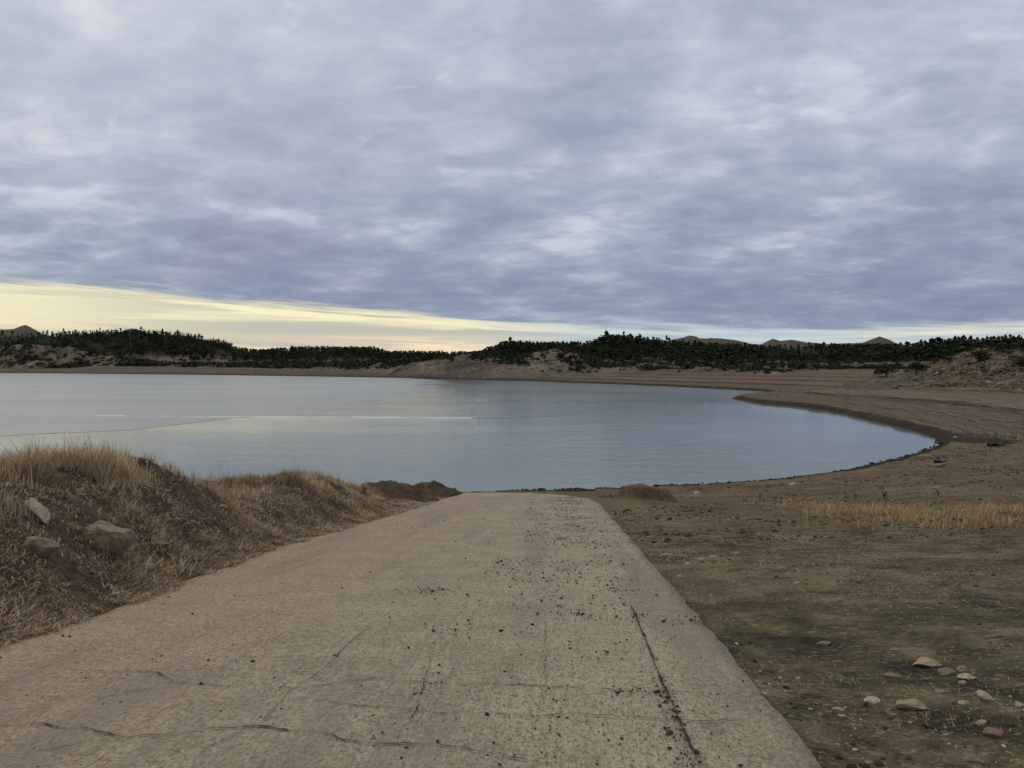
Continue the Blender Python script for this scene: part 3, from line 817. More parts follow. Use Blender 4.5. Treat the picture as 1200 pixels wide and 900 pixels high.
for k, (pts, wmm) in enumerate(CRACKS):
    P2 = np.array([on_ramp(*p) for p in pts])
    seg = np.linalg.norm(np.diff(P2, axis=0), axis=1); s = np.concatenate([[0], np.cumsum(seg)])
    n = max(12, int(s[-1] / 0.015))
    t = np.linspace(0, s[-1], n)
    uu = np.interp(t, s, P2[:, 0]); vv = np.interp(t, s, P2[:, 1])
    straight = wmm == 20
    j = 0.3 if straight else 1.0
    uu, vv = uu + j * 0.05 * fbm(uu, vv, 0.35, 111 + k, 5, 0.62), vv + j * 0.07 * fbm(uu, vv, 0.35, 131 + k, 5, 0.62)
    du, dv_ = np.gradient(uu), np.gradient(vv); L = np.hypot(du, dv_) + 1e-9
    nu, nv = -dv_ / L, du / L
    wdt = wmm * (1.15e-3 if wmm == 20 else (1.15e-3 if wmm > 8 else 1.1e-3)) * np.clip(0.5 + 1.5 * fbm(t, t * 0 + k, 0.14, 151, 5, 0.65), 0.30, 1.9) * np.clip(np.minimum(t, s[-1] - t) / 0.3, 0.15, 1)
    vs, fs = [], []
    for i in range(n):
        for sg in (-0.5, 0.5):
            a, b = uu[i] + sg * nu[i] * wdt[i], vv[i] + sg * nv[i] * wdt[i]
            x, y = xy_of(a, b)
            vs.append((x, y, float(ramp_z(b)) + 0.0125))
        if i:
            q = 2 * i
            fs.append((q - 2, q - 1, q + 1, q))
    link('crack', face_mesh('crack', vs, fs, False), CRACK, RAMP)

# ------------------------------------------------------------------ scattered pieces in one mesh
def blob_template(sub, seed, flat=0.7):
    r_ = random.Random(seed)
    import bmesh
    bm = bmesh.new()
    bmesh.ops.create_icosphere(bm, subdivisions=sub, radius=0.5)
    for v in bm.verts:
        v.co *= 1 + r_.uniform(-0.45, 0.35)
        v.co.z *= flat
    V = np.array([v.co[:] for v in bm.verts]); Fc = np.array([[v.index for v in f.verts] for f in bm.faces])
    bm.free()
    return V, Fc
def scatter(name, pos, size, mat, tmpl, cols=None, label='', cat=''):
    n = len(pos)
    vs, fs, cs = [], [], []
    which = rng.integers(0, len(tmpl), n)
    base = 0
    for k, (V, Fc) in enumerate(tmpl):
        sel = np.nonzero(which == k)[0]
        if not len(sel):
            continue
        a = rng.uniform(0, 6.283, len(sel))
        st = rng.uniform(0.6, 1.5, (len(sel), 1)) * size[sel][:, None]
        x = V[None, :, 0] * st; y = V[None, :, 1] * size[sel][:, None]; z = V[None, :, 2] * size[sel][:, None]
        ca, sa = np.cos(a)[:, None], np.sin(a)[:, None]
        W = np.stack([pos[sel][:, 0:1] + x * ca - y * sa, pos[sel][:, 1:2] + x * sa + y * ca, pos[sel][:, 2:3] + z], -1)
        vs.append(W.reshape(-1, 3))
        fs.append((Fc[None] + base + (np.arange(len(sel)) * len(V))[:, None, None]).reshape(-1, 3))
        if cols is not None:
            cs.append(np.repeat(cols[sel], len(V), 0))
        base += len(sel) * len(V)
    vs = np.concatenate(vs); fs = np.concatenate(fs)
    me = np_mesh(name, vs, fs.ravel(), np.arange(len(fs)) * 3, np.full(len(fs), 3), False)
    if cols is not None:
        add_col(me, 'tint', np.concatenate(cs))
    o = link(name, me, mat)
    return tag(o, label, cat, kind='stuff')
def mat_tint(name, rough=0.95, transl=0.0):
    m, nt, p = material(name)
    c = attr(nt, 'tint', False)
    nt.link(c, p.inputs['Base Color'])
    p.inputs['Roughness'].default_value = rough
    p.inputs['Specular IOR Level'].default_value = 0.15
    if transl:
        t = nt.n('ShaderNodeBsdfTranslucent'); nt.link(c, t.inputs[0])
        mx = nt.n('ShaderNodeMixShader'); mx.inputs[0].default_value = transl
        o = [n for n in nt.t.nodes if n.type == 'OUTPUT_MATERIAL'][0]
        nt.link(p.outputs[0], mx.inputs[1]); nt.link(t.outputs[0], mx.inputs[2]); nt.link(mx.outputs[0], o.inputs[0])
    return m
SOIL_BIT = mat_tint('loose_bits')
BITS = [blob_template(1, s, 0.6) for s in range(5)]

# crumbs of mud and gravel on the slab
def crumbs():
    n = 330000
    v = 3.6 + (34 - 3.6) * rng.random(n) ** 1.15
    u = rng.uniform(-4.6, 2.2, n)
    ok = (u > left_edge(v) + 0.03) & (u < right_edge(v) - 0.03) & (v < ramp_end(u) - 0.5)
    lane = np.exp(-((u - 0.25) / 0.85) ** 2)
    cl = np.clip(0.5 + 1.2 * fbm(u, v, 0.8, 161, 5, 0.65), 0, 1) ** 1.3
    near = 0.30 + 0.90 * smooth(v, 5, 10) * (1 - 0.6 * smooth(v, 18, 28))
    jp = np.array([on_ramp(*q) for q in ((738, 706), (775, 797), (822, 905))])
    order = np.argsort(jp[:, 1])
    joint = 1.3 * np.exp(-((u - np.interp(v, jp[order, 1], jp[order, 0]) + 0.03) / 0.055) ** 2) * (v < 9.3)
    rut = 0.7 * np.exp(-((u + 0.95) / 0.13) ** 2) * (v < 13)
    dens = (0.012 + 0.50 * lane * near * cl + joint * cl + 0.5 * rut * cl) * ok
    dens = dens + 0.45 * cl * np.exp(-np.abs(right_edge(v) - u) / 0.05) + 0.5 * cl * np.exp(-np.abs(u - left_edge(v)) / 0.10)
    for px_, py_, su, sv_ in ((506, 693, 0.22, 0.22), (663, 668, 0.14, 0.22), (520, 740, 0.12, 0.15), (740, 812, 0.10, 0.10), (455, 862, 0.08, 0.06)):
        cu, cv = on_ramp(px_, py_)
        dens = dens + 0.9 * np.exp(-((u - cu) / su) ** 2 - ((v - cv) / sv_) ** 2)
    keep = (rng.random(n) < dens * 0.62) & ok
    u, v = u[keep], v[keep]
    x, y = xy_of(u, v)
    size = rng.lognormal(math.log(0.0064), 0.60, len(u)); size = np.clip(size, 0.003, 0.032) * (1 + v / 35)
    pos = np.stack([x, y, ramp_z(v) + size * 0.15 + 0.004], -1)
    shade = rng.uniform(0.5, 1.9, (len(u), 1))
    cols = np.array([0.045, 0.036, 0.024]) * shade
    scatter('mud_crumbs', pos, size, SOIL_BIT, BITS, cols, 'dark crumbs of mud and gravel strewn down the concrete ramp', 'mud crumbs')
crumbs()

# ------------------------------------------------------------------ grass
GRASS = mat_tint('dry_grass', 0.9, 0.25)
def blades(name, base, ang, hgt, lean, wid, cols, label, cat='grass', curl=None):
    n = len(base)
    dx, dy = np.cos(ang), np.sin(ang)
    sx, sy = -dy, dx
    b = np.asarray(base)
    up = np.array([0, 0, 1.0])
    def at(f, s, w_):
        off = lean * hgt * f ** 1.7
        zz = hgt * (f - 0.35 * np.minimum(lean, 1.6) * f ** 2 * 0.8)
        zz = np.maximum(zz, 0.012 * f)
        return np.stack([b[:, 0] + dx * off + sx * s * w_, b[:, 1] + dy * off + sy * s * w_, b[:, 2] - 0.02 + zz], -1)
    V = np.stack([at(0.0, -0.5, wid), at(0.0, 0.5, wid), at(0.5, -0.45, wid), at(0.5, 0.45, wid), at(1.0, 0, wid)], 1).reshape(-1, 3)
    k = np.arange(n)[:, None] * 5
    quad = k + np.array([0, 1, 3, 2]); tri = k + np.array([2, 3, 4])
    loops = np.concatenate([quad.ravel(), tri.ravel()])
    starts = np.concatenate([np.arange(n) * 4, 4 * n + np.arange(n) * 3]); totals = np.concatenate([np.full(n, 4), np.full(n, 3)])
    me = np_mesh(name, V, loops, starts, totals, False)
    add_col(me, 'tint', np.repeat(cols, 5, 0))
    o = link(name, me, GRASS)
    return tag(o, label, cat, kind='stuff')
def tints(n, palette, weights, var=0.25):
    pal = np.array(palette)
    c = pal[rng.choice(len(pal), n, p=np.array(weights) / np.sum(weights))]
    return c * rng.uniform(1 - var, 1 + var, (n, 1))

def left_grass():
    n = 520000
    v = rng.uniform(5.5, 30, n) if False else 5.0 + 26 * rng.random(n) ** 1.35
    wl = 8.0 * rng.random(n) ** 1.15 - 0.02
    u = left_edge(v) - wl
    x, y = xy_of(u, v)
    pxx = 600 + F * x / y
    k = (pxx > -140)
    x, y, v, wl = x[k], y[k], v[k], wl[k]
    z, q = height(x, y, True)
    clump = np.clip(0.48 + 1.6 * fbm(x, y, 0.55, 171, 4), 0, 1)
    patch = np.clip(0.5 + 1.2 * fbm(x, y, 2.6, 173, 3), 0, 1)
    top = smooth(wl, 0.9, 2.0)
    dens = clump ** 1.8 * (0.16 + 0.42 * patch + 0.55 * top * (0.35 + 0.65 * patch)) * smooth(wl, 0.02, 0.5) * (q['sd'] > 2) * (1 - smooth(v, 26.5, 29.5))
    k = rng.random(len(x)) < dens
    x, y, z, v, wl, clump, patch, top = (a[k] for a in (x, y, z, v, wl, clump, patch, top))
    n = len(x)
    h = (0.10 + 0.15 * top * (0.3 + 0.7 * patch)) * rng.lognormal(0, 0.35, n) * (0.30 + 1.05 * clump)
    lean = np.abs(rng.normal(0.55, 0.4, n)) + (1 - top) * rng.uniform(0, 1.3, n)
    ang = rng.uniform(0, 6.283, n)
    hue = fbm(x, y, 1.4, 175, 3) + 0.08
    straw = tints(n, [(0.60, 0.49, 0.32), (0.49, 0.375, 0.23), (0.31, 0.225, 0.14), (0.70, 0.62, 0.46)], [4, 4, 2.5, 2.5])
    red = tints(n, [(0.31, 0.20, 0.12), (0.39, 0.275, 0.17), (0.17, 0.115, 0.075), (0.45, 0.38, 0.29)], [4, 4, 2.5, 3])
    f = smooth(hue + 0.25 * rng.normal(0, 1, n), -0.25, 0.25)[:, None]
    cols = straw * f + red * (1 - f)
    tone = np.clip(0.98 + 1.15 * fbm(x, y, 0.9, 177, 4, 0.6), 0.38, 1.7)
    cols = np.clip(cols * tone[:, None], 0, 0.8)
    wid = rng.uniform(0.0035, 0.0075, n) * (1 + v / 28)
    blades('bank_grass', np.stack([x, y, z], -1), ang, h, lean, wid, cols, 'dry tan and rust brown grass covering the left bank', 'grass')
    # litter of broken stems on the face of the bank
    m = 260000
    v = 5.0 + 24 * rng.random(m) ** 1.3; wl = rng.exponential(1.1, m)
    u = left_edge(v) - wl + 0.05 + 0.16 * rng.random(m) ** 3; x, y = xy_of(u, v)
    cl = np.clip(0.5 + 1.3 * fbm(x, y, 0.5, 181, 4), 0, 1)
    k = (rng.random(m) < cl ** 2.2 * 0.75) & (600 + F * x / y > -100)
    x, y, v = x[k], y[k], v[k]
    z = np.maximum(height(x, y), ramp_z(v) * (wl[k] < 0.06) - 9 * (wl[k] >= 0.06)) + 0.025
    m = len(x)
    cols = tints(m, [(0.50, 0.41, 0.285), (0.34, 0.26, 0.17), (0.15, 0.105, 0.07), (0.66, 0.59, 0.48), (0.36, 0.23, 0.14)], [4, 4, 3, 2.4, 2.5])
    blades('stem_litter', np.stack([x, y, z], -1), rng.uniform(0, 6.283, m), rng.uniform(0.02, 0.075, m), rng.uniform(0.7, 2.2, m), rng.uniform(0.003, 0.010, m) * (1 + v / 26), cols,
           'broken dry stems and leaf litter along the left ramp edge', 'litter')
left_grass()

def right_grass():
    n = 1500000
    v = 3.0 + 33 * rng.random(n) ** 1.5
    wr = 24 * rng.random(n) ** 1.2 - 0.04
    u = right_edge(v) + wr; x, y = xy_of(u, v)
    pxx = 600 + F * x / np.maximum(y, 0.5)
    k = (pxx < 1320) & (pxx > 600)
    x, y, v, wr = x[k], y[k], v[k], wr[k]
    cl = np.clip(0.5 + 1.25 * fbm(x * 0.7, y * 1.3, 0.7, 191, 4), 0, 1)
    pt = np.clip(0.5 + 1.3 * fbm(x * 0.6, y * 1.6, 2.6, 193, 4), 0, 1)
    k = rng.random(len(x)) < cl ** 1.4 * (0.12 + 1.1 * pt ** 1.3) * (0.25 + 0.75 * smooth(wr, 0.05, 0.6))
    x, y, v, cl = x[k], y[k], v[k], cl[k]
    z, q = height(x, y, True)
    sd = q['sd']
    k = rng.random(len(x)) < smooth(sd, 11, 19) * (0.45 + 0.55 * smooth(v, 7, 13))
    x, y, z, v, cl, sd = (a[k] for a in (x, y, z, v, cl, sd))
    n = len(x)
    cols = tints(n, [(0.48, 0.40, 0.26), (0.34, 0.27, 0.165), (0.62, 0.54, 0.40), (0.17, 0.125, 0.075), (0.15, 0.145, 0.065)], [4, 3.5, 2, 2.5, 2])
    blades('turf_grass', np.stack([x, y, z], -1), rng.uniform(0, 6.283, n), rng.uniform(0.015, 0.055, n), rng.uniform(0.9, 2.2, n), rng.uniform(0.0025, 0.005, n) * (1 + v / 12), cols,
           'short bleached grass matted over the dark ground right of ramp', 'grass')
    # taller tan grass belt above the beach
    n = 1900000
    x = rng.uniform(6, 42, n); y = rng.uniform(15, 56, n)
    k = 600 + F * x / y < 1320
    x, y = x[k], y[k]; n = len(x)
    z, q = height(x, y, True)
    sd = q['sd']; nn = fbm(x, y, 5, 71, 4); n2 = fbm(x, y, 14, 73, 3)
    belt = smooth(6.2 - np.abs(sd - 22 - 4 * n2) + 10 * nn, 0, 7) * smooth(x - 8 + 3 * nn, 0, 12)
    cl = np.clip(0.5 + 1.3 * fbm(x, y, 1.1, 195, 4), 0, 1)
    k = (rng.random(n) < belt * (0.08 + 0.8 * cl ** 2.2)) & (600 + F * x / y < 1330) & (q['zone'] < 0.5)
    x, y, z, cl = x[k], y[k], z[k], cl[k]
    n = len(x)
    cols = tints(n, [(0.56, 0.42, 0.25), (0.44, 0.30, 0.16), (0.30, 0.185, 0.095), (0.62, 0.51, 0.34)], [4, 4, 2, 2])
    blades('tan_grass', np.stack([x, y, z], -1), rng.uniform(0, 6.283, n), rng.uniform(0.10, 0.34, n) * (0.4 + 0.9 * cl), np.abs(rng.normal(0.6, 0.5, n)), rng.uniform(0.006, 0.012, n) * 1.3, cols,
           'belt of taller tan grass above the right hand beach', 'grass')
right_grass()

# gravel and small clods on the verge
def gravel():
    n = 70000
    v = 3.0 + 34 * rng.random(n) ** 1.5; wr = 14 * rng.random(n) ** 1.3 + 0.05
    u = right_edge(v) + wr; x, y = xy_of(u, v)
    z, q = height(x, y, True)
    cl = np.clip(0.5 + 1.3 * fbm(x, y, 1.5, 201, 4), 0, 1)
    k = rng.random(n) < cl ** 2.4 * 0.5
    x, y, z = x[k], y[k], z[k]
    n1 = len(x)
    v = 5.0 + 24 * rng.random(14000) ** 1.4; wl = rng.exponential(0.9, 14000) + 0.02
    xl, yl = xy_of(left_edge(v) - wl, v)
    k = rng.random(14000) < np.clip(0.5 + 1.3 * fbm(xl, yl, 0.8, 203, 4), 0, 1) ** 2.2 * 0.6
    xl, yl = xl[k], yl[k]
    x = np.concatenate([x, xl]); y = np.concatenate([y, yl]); z = np.concatenate([z, height(xl, yl)])
    n = len(x)
    size = np.clip(rng.lognormal(math.log(0.014), 0.6, n), 0.005, 0.06)
    cols = tints(n, [(0.07, 0.055, 0.036), (0.17, 0.14, 0.10), (0.38, 0.33, 0.25), (0.04, 0.033, 0.022)], [4, 3, 2, 3])
    scatter('gravel', np.stack([x, y, z + size * 0.1], -1), size, SOIL_BIT, BITS, cols, 'small gravel and clods on both verges of the ramp', 'gravel')
    # lumps of dried mud over the beach
    n = 60000
    xb = rng.uniform(1, 46, n); yb = rng.uniform(16, 66, n)
    k = (np.clip(0.5 + 1.3 * fbm(xb, yb * 1.6, 4.0, 207, 4), 0, 1) ** 2.2 > rng.random(n)) & (600 + F * xb / yb < 1320)
    xb, yb = xb[k], yb[k]
    zb_, qb = height(xb, yb, True)
    k = (qb['sd'] > 0.6) & (qb['sd'] < 26) & (qb['wr'] > 0.2)
    xb, yb, zb_ = xb[k], yb[k], zb_[k]; n = len(xb)
    size = np.clip(rng.lognormal(math.log(0.045), 0.55, n), 0.015, 0.20)
    scatter('mud_lumps', np.stack([xb, yb, zb_ + size * 0.05], -1), size, SOIL_BIT, BITS, tints(n, [(0.06, 0.045, 0.028), (0.11, 0.085, 0.052), (0.20, 0.16, 0.11), (0.035, 0.027, 0.018)], [4, 3, 1.2, 3]), 'dried mud lumps and pebbles strewn over the right hand beach', 'mud lumps')
    # broken rock lying on the right hand bank
    n = 30000
    pxs = rng.uniform(1040, 1290, n); dep = rng.uniform(95, 240, n)
    xs, ys = (pxs - 600) / F * dep, dep
    k = np.clip(0.5 + 1.3 * fbm(xs, ys * 0.6, 9, 209, 4), 0, 1) ** 2 > rng.random(n)
    xs, ys = xs[k], ys[k]
    zs, qs = height(xs, ys, True)
    k = (qs['zone'] == 4); xs, ys, zs = xs[k], ys[k], zs[k]; n = len(xs)
    size = np.clip(rng.lognormal(math.log(0.30), 0.6, n), 0.1, 1.5)
    scatter('scree', np.stack([xs, ys, zs], -1), size, SOIL_BIT, BITS, tints(n, [(0.05, 0.038, 0.025), (0.12, 0.092, 0.062), (0.28, 0.225, 0.16), (0.20, 0.145, 0.085)], [4, 4, 1.5, 2]), 'broken rock and tussocks on the eroded right hand bank', 'scree')
    # clods along the wet lip of the near shore
    pts = []
    for a, b in zip(shore[:-1], shore[1:]):
        if max(a[1], b[1]) > 72 or a[0] < -5: continue
        m = int(np.linalg.norm(b - a) / 0.03)
        t = rng.random((m, 1)); q_ = a + (b - a) * t + rng.normal(0, 0.16, (m, 2)); pts.append(q_)
    pts = np.concatenate(pts)
    k = rng.random(len(pts)) < np.clip(0.5 + 1.3 * fbm(pts[:, 0], pts[:, 1], 1.6, 205, 3), 0, 1) ** 1.5
    pts = pts[k]; n = len(pts)
    size = np.clip(rng.lognormal(math.log(0.075), 0.55, n), 0.03, 0.34)
    zz = np.maximum(height(pts[:, 0], pts[:, 1]), 0.0) + size * 0.1
    scatter('shore_clods', np.concatenate([pts, zz[:, None]], 1), size, SOIL_BIT, BITS, tints(n, [(0.022, 0.017, 0.012), (0.04, 0.03, 0.022)], [3, 1]), 'dark wet mud clods lining the near edge of the water', 'mud clods')
gravel()

# ------------------------------------------------------------------ rocks
def mat_rock(name, a, b, layered=0.0, moss=0.0):
    m, nt, p = material(name)
    P = nt.n('ShaderNodeTexCoord').outputs['Object']
    n1 = nt.noise(P, 6, 6, 0.7); n2 = nt.noise(P, 30, 4, 0.7)
    col = nt.mix(nt.sstep(n1, 0.3, 0.7), a, b)
    col = nt.mix(nt.math('MULTIPLY', nt.sstep(n2, 0.45, 0.3), 0.5), col, tuple(c * 0.4 for c in a))
    h = nt.math('ADD', n1, nt.math('MULTIPLY', n2, 0.4))
    if layered:
        x, y, z = nt.xyz(P)
        lay = nt.n('ShaderNodeTexNoise', noise_dimensions='1D')
        nt.put(lay.inputs['W'], nt.math('ADD', nt.math('MULTIPLY', z, 26.0), nt.math('MULTIPLY', n1, 1.6)))
        lay.inputs['Detail'].default_value = 3
        col = nt.mix(nt.math('MULTIPLY', nt.sstep(lay.outputs[0], 0.5, 0.36), layered), col, tuple(c * 0.35 for c in a))
        h = nt.math('ADD', h, nt.math('MULTIPLY', lay.outputs[0], 1.5))
    if moss:
        col = nt.mix(nt.math('MULTIPLY', nt.sstep(nt.noise(P, 3, 5, 0.7), 0.5, 0.62), moss), col, (0.17, 0.125, 0.055))
    oi = nt.n('ShaderNodeObjectInfo')
    col = nt.mix(nt.math('MULTIPLY', nt.sstep(nt.noise(P, 14, 5, 0.75), 0.52, 0.64), 0.65), col, (0.10, 0.08, 0.052))
    col = nt.mix(nt.math('MULTIPLY', oi.outputs['Random'], 0.35), col, (0.16, 0.13, 0.09))
    nt.link(col, p.inputs['Base Color'])
    p.inputs['Roughness'].default_value = 0.92
    nt.link(nt.bump(h, 0.8, 0.02), p.inputs['Normal'])
    return m
R_PALE = mat_rock('pale_stone', (0.33, 0.28, 0.20), (0.50, 0.435, 0.335))
R_WHITE = mat_rock('white_stone', (0.37, 0.33, 0.265), (0.54, 0.49, 0.41))
R_GREY = mat_rock('grey_stone', (0.18, 0.155, 0.125), (0.28, 0.245, 0.20))
R_RED = mat_rock('red_stone', (0.17, 0.115, 0.09), (0.25, 0.18, 0.145))
R_TAN = mat_rock('tan_stone', (0.30, 0.235, 0.155), (0.42, 0.34, 0.235))
R_LAYER = mat_rock('layered_sandstone', (0.34, 0.265, 0.185), (0.48, 0.395, 0.29), 0.7)
R_MOSS = mat_rock('lichen_sandstone', (0.32, 0.245, 0.155), (0.44, 0.35, 0.235), 0.0, 0.75)
def rock_mesh(seed, dims, chops=7, rough=0.06, sub=4):
    import bmesh
    r_ = random.Random(seed)
    bm = bmesh.new()
    bmesh.ops.create_icosphere(bm, subdivisions=sub, radius=1.0)
    V = np.array([v.co[:] for v in bm.verts])
    for _ in range(chops):
        n = np.array([r_.gauss(0, 1), r_.gauss(0, 1), r_.gauss(0, 0.8)]); n /= np.linalg.norm(n)
        d = r_.uniform(0.62, 0.85)
        over = np.maximum(V @ n - d, 0)
        V = V - over[:, None] * n * 0.92
    nz = fbm(V[:, 0] * 2 + seed, V[:, 1] * 2 + V[:, 2] * 1.7, 1.0, seed, 4)
    V = V * (1 + rough * nz)[:, None]
    V = V * np.array(dims) * 0.5
    for v, c in zip(bm.verts, V):
        v.co = c
    me = bpy.data.meshes.new('rock')
    bm.to_mesh(me); bm.free()
    me.polygons.foreach_set('use_smooth', np.full(len(me.polygons), sub < 4))
    return me
ROCKS = [  # photo pixel of the middle, width px, height ratio, material, turn, name, label
    (1090, 779, 37, 0.30, R_PALE, 0.1, 'rock', 'long flat pale slab, uppermost of the stones at lower right', 'stones on the dark ground right of the ramp'),
    (1111, 789, 21, 0.50, R_GREY, -0.2, 'rock', 'smooth grey oval stone just below the long pale slab', 0),
    (1129, 784, 15, 0.60, R_TAN, 0.4, 'rock', 'small angular tan stone behind the smooth grey oval', 0),
    (1134, 795, 23, 0.16, R_PALE, 0.0, 'rock', 'thin flat pale flake right of the smooth grey oval', 0),
    (1129, 800, 10, 0.80, R_PALE, 0.3, 'rock', 'small round pale stone just under the thin flake', 0),
    (1157, 819, 23, 0.50, R_WHITE, -0.5, 'rock', 'whitish oblong stone tilted down to the right, lower right corner', 0),
    (1024, 823, 21, 0.36, R_WHITE, 0.05, 'rock', 'flat white stone alone left of the pointed tan slab', 0),
    (1071, 829, 38, 0.34, R_TAN, 0.25, 'rock', 'pointed tan slab, wide and low, below the other stones', 0),
    (983, 832, 15, 0.28, R_PALE, -0.1, 'rock', 'thin pale stone closest to the ramp edge at lower right', 0),
    (1152, 847, 16, 0.50, R_TAN, 0.3, 'rock', 'chunky tan stone above the reddish oblong one', 0),
    (1168, 862, 29, 0.36, R_RED, -0.2, 'rock', 'reddish brown oblong stone, lowest at the right', 0),
    (967, 755, 17, 0.50, R_GREY, 0.2, 'rock', 'rough pale grey stone alone between ramp and the slabs', 0),
    (936, 795, 8, 0.60, R_PALE, 0.0, 'rock', 'tiny pale pebble beside the ramp edge right of the slab joint', 0),
    (1048, 793, 21, 0.26, R_GREY, -0.1, 'rock', 'dull flat grey stone sunk left of the grey oval', 0),
    (1197, 826, 12, 0.60, R_PALE, 0.0, 'rock', 'pale stone cut by the right edge of the photo', 0),
    (1131, 824, 16, 0.25, R_TAN, 0.1, 'rock', 'flat buff chip left of the whitish oblong stone', 0),
    (1104, 811, 15, 0.30, R_GREY, 0.3, 'rock', 'dark grey chip between the flake and the pointed slab', 0),
    (783, 651, 16, 0.36, R_PALE, 0.0, 'rock', 'flat pale stone by ramp edge, larger of the stony patch', 'stones in the patch along the upper ramp edge'),
    (836, 653, 10, 0.40, R_WHITE, 0.0, 'rock', 'small white stone at the right end of the stony patch', 0),
    (822, 656, 9, 0.40, R_PALE, 0.0, 'rock', 'small pale stone second from right in the stony patch', 0),
    (806, 661, 9, 0.40, R_PALE, 0.0, 'rock', 'small pale stone low in the middle of the stony patch', 0),
    (797, 676, 9, 0.60, R_PALE, 0.0, 'rock', 'whitish stone tight against the ramp edge below the stony patch', 0),
    (864, 648, 8, 0.40, R_PALE, 0.0, 'rock', 'lone pale stone uphill right of the stony patch', 0),
    (934, 683, 9, 0.40, R_WHITE, 0.0, 'rock', 'lone white stone out on the matted turf', 0),
    (817, 577.5, 9, 0.60, R_WHITE, 0.0, 'rock', 'white stone on the beach beside the eroded mud block', 'white stones on the right hand beach'),
    (930, 567, 9, 0.75, R_WHITE, 0.0, 'rock', 'white stone on the beach close to the curving waterline', 0),
    (1120, 512, 6, 0.60, R_WHITE, 0.0, 'rock', 'small white stone at the waterline in the cove bend', 0),
    (1098, 571, 8, 0.40, R_PALE, 0.0, 'rock', 'pale stone at the upper edge of the tan grass belt', 0),
    (117, 632, 66, 0.62, R_LAYER, 0.15, 'boulder', 'largest boulder on the left bank, layered brown sandstone', 'boulders on the left bank'),
    (42, 601, 58, 0.26, R_PALE, -0.55, 'boulder', 'long pale slab lying diagonally high on the left bank', 0),
    (40, 641, 42, 0.68, R_MOSS, 0.1, 'boulder', 'rounded lichen yellow boulder left of the layered boulder', 0),
    (204, 553, 12, 0.85, R_WHITE, 0.0, 'boulder', 'small white stone near the crest at the mound end', 0),
    (171, 666, 22, 0.50, R_PALE, 0.2, 'boulder', 'pale angular stone below the layered boulder near the ramp', 0),
    (134, 696, 13, 0.45, R_PALE, -0.2, 'boulder', 'flat pale stone lowest on the bank beside the ramp', 0),
    (44, 683, 8, 0.7, R_PALE, 0.4, 'boulder', 'tiny pale stone in dark soil far left by the ramp', 0),
    (260, 594, 14, 0.45, R_PALE, 0.1, 'boulder', 'grey stone half hidden in grass behind the tangle', 0),
    (462, 599, 9, 0.60, R_WHITE, 0.0, 'rock', 'white stone nearest of the row by the dirt mounds', 'row of stones between ramp and dirt mounds'),
    (469, 597.5, 7, 0.60, R_PALE, 0.0, 'rock', 'pale stone second nearest of the row by the dirt mounds', 0),
    (481, 594, 8, 0.60, R_GREY, 0.0, 'rock', 'grey stone third in the row by the dirt mounds', 0),
    (489, 592, 6, 0.60, R_PALE, 0.0, 'rock', 'small pale stone at the far end of the mound row', 0),
]
grp = None
for i, (px, py, wpx, hr, mat, turn, name, label, g) in enumerate(ROCKS):
    if g: grp = g
    p = ground_hit(px, py + wpx * hr * 0.25)
    wd = wpx / F * p[1]
    ht = wd * max(hr, 0.28)
    dp = wd * (0.36 if 'diagonally' in label else random.uniform(0.6, 0.9))
    sub = 5 if wpx > 35 else (4 if wpx > 12 else 3)
    o = link(name, rock_mesh(300 + i, (wd, dp, ht), 11 if wpx > 20 else 8, 0.17, sub), mat, None, (p[0], p[1] + dp * 0.25, p[2] + ht * (0.06 if wpx < 20 else 0.20)))
    tilt = -turn if abs(turn) > 0.45 else 0.0
    o.rotation_euler = (random.uniform(-0.12, 0.12) - (0.25 if name == 'boulder' else 0), -turn if abs(turn) > 0.45 else random.uniform(-0.1, 0.1), turn)
    tag(o, label, 'rock', grp)

# ------------------------------------------------------------------ mounds of dirt by the end of the ramp
def mat_dirt():
    m, nt, p = material('mound_dirt')
    P = nt.n('ShaderNodeTexCoord').outputs['Object']
    a = nt.noise(P, 1.2, 6, 0.7); b = nt.noise(P, 9, 5, 0.75)
    nt.link(nt.ramp(nt.math('ADD', nt.math('MULTIPLY', a, 0.5), nt.math('MULTIPLY', b, 0.5)), [(0.38, (0.042, 0.031, 0.019)), (0.5, (0.085, 0.065, 0.040)), (0.62, (0.145, 0.113, 0.071))]), p.inputs['Base Color'])
    p.inputs['Roughness'].default_value = 1.0
    nt.link(nt.bump(nt.math('ADD', a, nt.math('MULTIPLY', b, 0.5)), 0.9, 0.15), p.inputs['Normal'])
    return m
def mat_block():
    m, nt, p = material('block_mud')
    P = nt.n('ShaderNodeTexCoord').outputs['Object']
    b = nt.noise(P, 1.7, 6, 0.65); c = nt.noise(P, 9, 5, 0.7)
    nt.link(nt.ramp(nt.math('ADD', nt.math('MULTIPLY', b, 0.5), nt.math('MULTIPLY', c, 0.5)), [(0.38, (0.075, 0.057, 0.034)), (0.47, (0.14, 0.108, 0.066)), (0.60, (0.22, 0.17, 0.105))]), p.inputs['Base Color'])
    p.inputs['Roughness'].default_value = 1.0
    nt.link(nt.bump(c, 0.9, 0.12), p.inputs['Normal'])
    return m
BLOCK = mat_block()
DIRT = mat_dirt()
